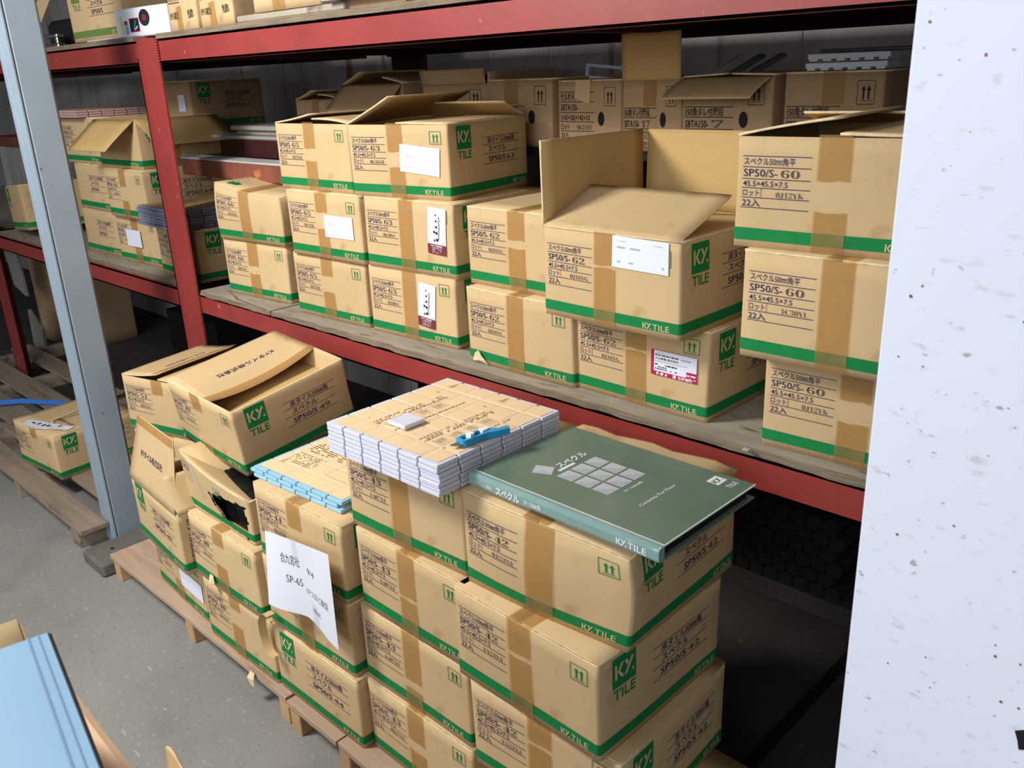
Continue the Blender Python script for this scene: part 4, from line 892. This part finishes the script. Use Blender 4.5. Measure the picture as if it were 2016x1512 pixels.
A = Art()     # cover art: u along the long side, v towards the far side
for i in range(3):
    for j in range(3):
        u0, v0 = 120+i*36, 80+j*33.5; u1, v1 = u0+32, v0+29.5; c_ = ((u0+u1)/2, (v0+v1)/2)
        A.poly([(u0, v0), (u1, v0), c_], 1); A.poly([(u1, v0), (u1, v1), c_], 1); A.poly([(u1, v1), (u0, v1), c_], 0); A.poly([(u0, v1), (u0, v0), c_], 0)
A.poly([(81, 64), (111, 78), (88, 84)], 1); A.poly([(88, 84), (111, 78), (96, 103), (66, 90), (81, 64)], 0)
A.poly([(107, 97), (113, 97), (113, 136), (107, 136)], 2)
A.text('スペクル', 0, 0, 1, 1) if 0 else None
def ctext(txt, u, v, h, w, i=2, slim=.01):
    B = Art(); B.text(txt, 0, 0, h, w, i, slim=slim); b0 = len(A.V); A.V += [(u+y_, v+x_) for x_, y_ in B.V]; A.F += [tuple(q+b0 for q in f) for f in B.F]; A.I += B.I
ctext('スペクル', 104, 108, 13, 70, slim=.02); ctext('Ceramics For Floor', 284, 84, 6.5, 90, slim=.01); ctext('50･100㎜角', 238, 106, 4.5, 44, slim=.01)
A.poly([(311, 214), (333, 214), (333, 240), (311, 240)], 2); ctext('TILE', 352, 217, 9, 24)
B = Art(); B.ky(0, 0, 11, 3); b0 = len(A.V); A.V += [(328+y_, 217+x_) for x_, y_ in B.V]; A.F += [tuple(q+b0 for q in f) for f in B.F]; A.I += B.I
def covp(lo, hi, nm):
    idx = [k for k in range(lo, hi)]; used = sorted({q for k in idx for q in A.F[k]}); mp_ = {q: n for n, q in enumerate(used)}
    mk(nm, [(A.V[q][0]/1000, A.V[q][1]/1000, HC+.0004) for q in used], [tuple(mp_[q] for q in A.F[k]) for k in idx], ['diam', 'diamd', 'sheen', 'catg'], t, [A.I[k] for k in idx])
for k in range(9): covp(k*4, k*4+4, 'printed_diamond')
covp(36, 38, 'printed_diamond'); covp(38, len(A.F), 'cover_text')
A = Art(); A.text('スペクル', 62, 18.5, 11, 52, 0, slim=.03); A.text('KYタイル・価格表', 14, 15, 5.5, 40, 0); A.text('50･100㎜角', 124, 16, 7.5, 34, 0, slim=.01); A.ky(302, 17.5, 10.5); A.text('TILE', 322, 17.5, 10, 32, 0, slim=.01)
mk('spine_print', [(u/1000, -.0005, HC-v/1000) for u, v in A.V], A.F, 'sheen', t)

# ================================================================== hand-written note
t = empty('paper_note', 'sheet of white paper with handwriting taped across the stack marked 44', 'paper', (-1.548, .797, .515))
nu, nv = 14, 10; V = []
def notep(a, b, off=0):
    x = .012*b*1.2+a*.243+(.0)*b; z = a*.036+.008-b*(.165+.012*a)-.012*a*a*b*0; y = -.004-.012*b*(1-a)**2*2-.010*(a**3)*(.3+b)-.004*math.sin(a*9)*b-off
    if a > .5: z -= (a-.5)*.06*b
    return (x, y, z)
for b_ in range(nv+1):
    for a_ in range(nu+1): V.append(notep(a_/nu, b_/nv))
mk('paper_sheet', V, [(j*(nu+1)+i, (j+1)*(nu+1)+i, (j+1)*(nu+1)+i+1, j*(nu+1)+i+1) for j in range(nv) for i in range(nu)], 'white', t, smooth=True)
A = Art(); A.text('合九官社', 62, 66, 20, 75, 0, slim=-.005); A.text('9/4', 165, 72, 15, 28, 0, slim=-.01, rot=.15); A.text('SP-65', 78, 118, 20, 60, 0, slim=-.01); A.text('17つほど確保', 152, 128, 14, 92, 0, slim=-.01); A.text('18㎡', 170, 168, 13, 32, 0, slim=-.01)
mk('handwriting', [notep(u/270, v/200, .0008) for u, v in A.V], A.F, 'stamp', t)
for (a0, b0, a1, b1) in ((.42, -.02, .50, .22), (.60, .72, .70, 1.05)):
    P = [notep(a0+(a1-a0)*i/3, b0+(b1-b0)*j/3, .0006) for j in range(4) for i in range(4)]
    mk('clear_tape', P, [(j*4+i, (j+1)*4+i, (j+1)*4+i+1, j*4+i+1) for j in range(3) for i in range(3)], 'clear', t)
# loose curls of tape / paper near the bottom right of stack 40
b = MB(); V = []
for k in range(13):
    q_ = k/12; aa = R(75+q_*210); V += [(-1.583+.036*math.cos(aa), .800-.004*k/12, .246+.056*math.sin(aa)), (-1.587+.036*math.cos(aa), .780, .244+.056*math.sin(aa))]
b.add(V, [(2*k, 2*k+1, 2*k+3, 2*k+2) for k in range(12)]); o = b.build('tape_curl', 'kraftdk', smooth=True); tag(o, 'curl of brown tape hanging off the carton left of the green-logo one', 'tape')
b = MB(); b.add([(-1.715, .786, .082), (-1.695, .786, .084), (-1.69, .778, .07), (-1.695, .78, .045), (-1.712, .778, .05), (-1.717, .776, .068)], [(0, 1, 2, 5), (2, 3, 4, 5)]); o = b.build('card_scrap', 'edge'); tag(o, 'scrap of cardboard hanging over the front edge of the light pallet', 'scrap')
# blue strap on the far pallet
b = MB(); strip(b, [(-4.35, .95, .10), (-4.251, 1.004, .105), (-4.193, 1.08, .105), (-4.041, 1.205, .092), (-3.95, 1.27, .086), (-3.8, 1.36, .094)], .022, (1, -1, 0)); o = b.build('plastic_strap', 'blue'); tag(o, 'blue plastic strap lying across the pallets at the far left', 'strap')

# ================================================================== under the racking
t = empty('pipe_rack_base', 'low dark timber under the bundle of pipes below the racking', 'timber', (-1.3, 1.98, 0)); bx('timber_body', (0, 0, 0), (.55, .3, .055), 'floordk', t, .004)
pm_ = MB(); pm_.cyl((0, 0, 0), (0, .3, 0), .0215, 18); pm_.cyl((0, -.001, 0), (0, .001, 0), .016, 18); po = pm_.build('steel_pipe', 'pipe'); pme = po.data; bpy.data.objects.remove(po)
kk = 0
for r_ in range(6):
    for q_ in range(11-(r_ % 2)):
        o = bpy.data.objects.new('steel_pipe', pme); col.objects.link(o); o.location = (-1.26+q_*.0445+(r_ % 2)*.02225, 1.985, .0775+r_*.0386)
        tag(o, '%s dark pipe end in the %s row of the bundle under the racking' % (('leftmost', 'second', 'third', 'fourth', 'fifth', 'sixth', 'seventh', 'eighth', 'ninth', 'tenth', 'rightmost')[q_], ('bottom', 'second', 'third', 'fourth', 'fifth', 'top')[r_]), 'pipe', 'pipes bundled under the racking')
t = empty('steel_bar', 'thin black bar lying on the floor under the racking at right', 'bar', (-.708, 1.4, .0)); bx('bar_body', (-.012, -.05, 0), (.012, .55, .012), 'black2', t, .002)
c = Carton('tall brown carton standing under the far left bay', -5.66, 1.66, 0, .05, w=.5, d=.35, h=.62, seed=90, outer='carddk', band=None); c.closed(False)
for k, (x, lab, rr) in enumerate(((-5.42, 'upper grey slab leaning under the far left bay', .25), (-5.32, 'lower pale slab leaning under the far left bay', .5))):
    t = empty('stone_slab', lab, 'slab', (x, 1.52, .0+.35*(1-k)), (.1, rr, 0)); MB().box((-.09, 0, 0), (.09, .02, .26), 0, .003).build('slab_body', 'slab', t)
b = MB(); strip(b, [(-5.30, 1.655, .62), (-5.29, 1.65, .3), (-5.25, 1.63, .02)], .025, (0, 1, 0)); o = b.build('strap_band', 'bluebk'); tag(o, 'dark blue strap down the tall brown carton under the far left bay', 'strap')
board('dark_stand_in', 'black block standing in for dark shapes in the shade under the left bay', (-4.3, 1.85, 0), (-3.8, 2.2, .35), 'black2', 'crate')  # plain block coloured black for vague dark shapes in the deep shade

# ================================================================== foreground, near the viewer
th = -.172
t = empty('ring_binder', 'pale blue vinyl binder lying close in front at the lower left', 'binder', (-.714, .162, .972), (0, 0, th))
b = MB(); b.box((.0, -.30, .025), (.31, 0, .029), 0, .0015); b.build('front_cover', 'binder', t)
b = MB(); b.box((0, -.30, 0), (.31, 0, .004), 0, .0015); b.build('back_cover', 'binder', t)
b = MB(); b.box((0, -.004, .0), (.31, .0015, .0288), 0, .002); b.build('spine', 'binderk', t)
b = MB(); b.box((0, -.0090, .0291), (.31, -.0075, .0295), 0, .0002); b.box((0, -.0165, .0291), (.31, -.0145, .0295), 0, .0002); b.build('hinge_crease', 'binderd', t)
bx('page_block', (.004, -.295, .0042), (.306, -.006, .0248), 'white', t)
c = Carton('plain carton under the pale blue binder', -.864, -.155, .8505, th, w=.33, d=.323, h=.12, seed=95, outer='cardlt', band=None, name='plain_carton'); c.closed(False)
t = empty('light_board', 'smooth peach-coloured board beside the pale blue binder', 'board', (-.885, -.115, .829), (0, 0, -.034)); MB().box((0, 0, 0), (.42, .318, .02), 0, .008).build('board_body', 'peach', t)
c = Carton('lower carton carrying the foreground board and binder', -.84, -.13, .654, th, w=.34, d=.31, h=.174, seed=96, outer='cardlt', band=None, name='plain_carton'); c.closed(False)
t = empty('work_table', 'low table under the foreground cartons', 'table', (-.86, -.2, 0), (0, 0, th)); MB().box((0, 0, .62), (.38, .36, .653), 0, .004).build('table_top', 'palend', t)
for (x, y) in ((.02, .02), (.32, .02), (.02, .3), (.32, .3)): bx('leg', (x, y, 0), (x+.04, y+.04, .6195), 'palend', t, .003)
c = Carton('carton on the floor whose torn tan flap shows at the bottom edge', -1.33, .125, 0, 0, w=.30, d=.30, h=.262, seed=97, outer='kraftdk', band=None, name='plain_carton')
c.flap('B', 100, .055, taper=(-.01, .16), mats=['kraftdk', 'kraftdk', 'edge'], name='torn_flap', fw=lambda P, s_, f: P+np.stack([0*f, 0*f, f*.012*np.sin(s_*19+1)], 1)); c.flap('L', 178, .06, taper=(.05, .05))
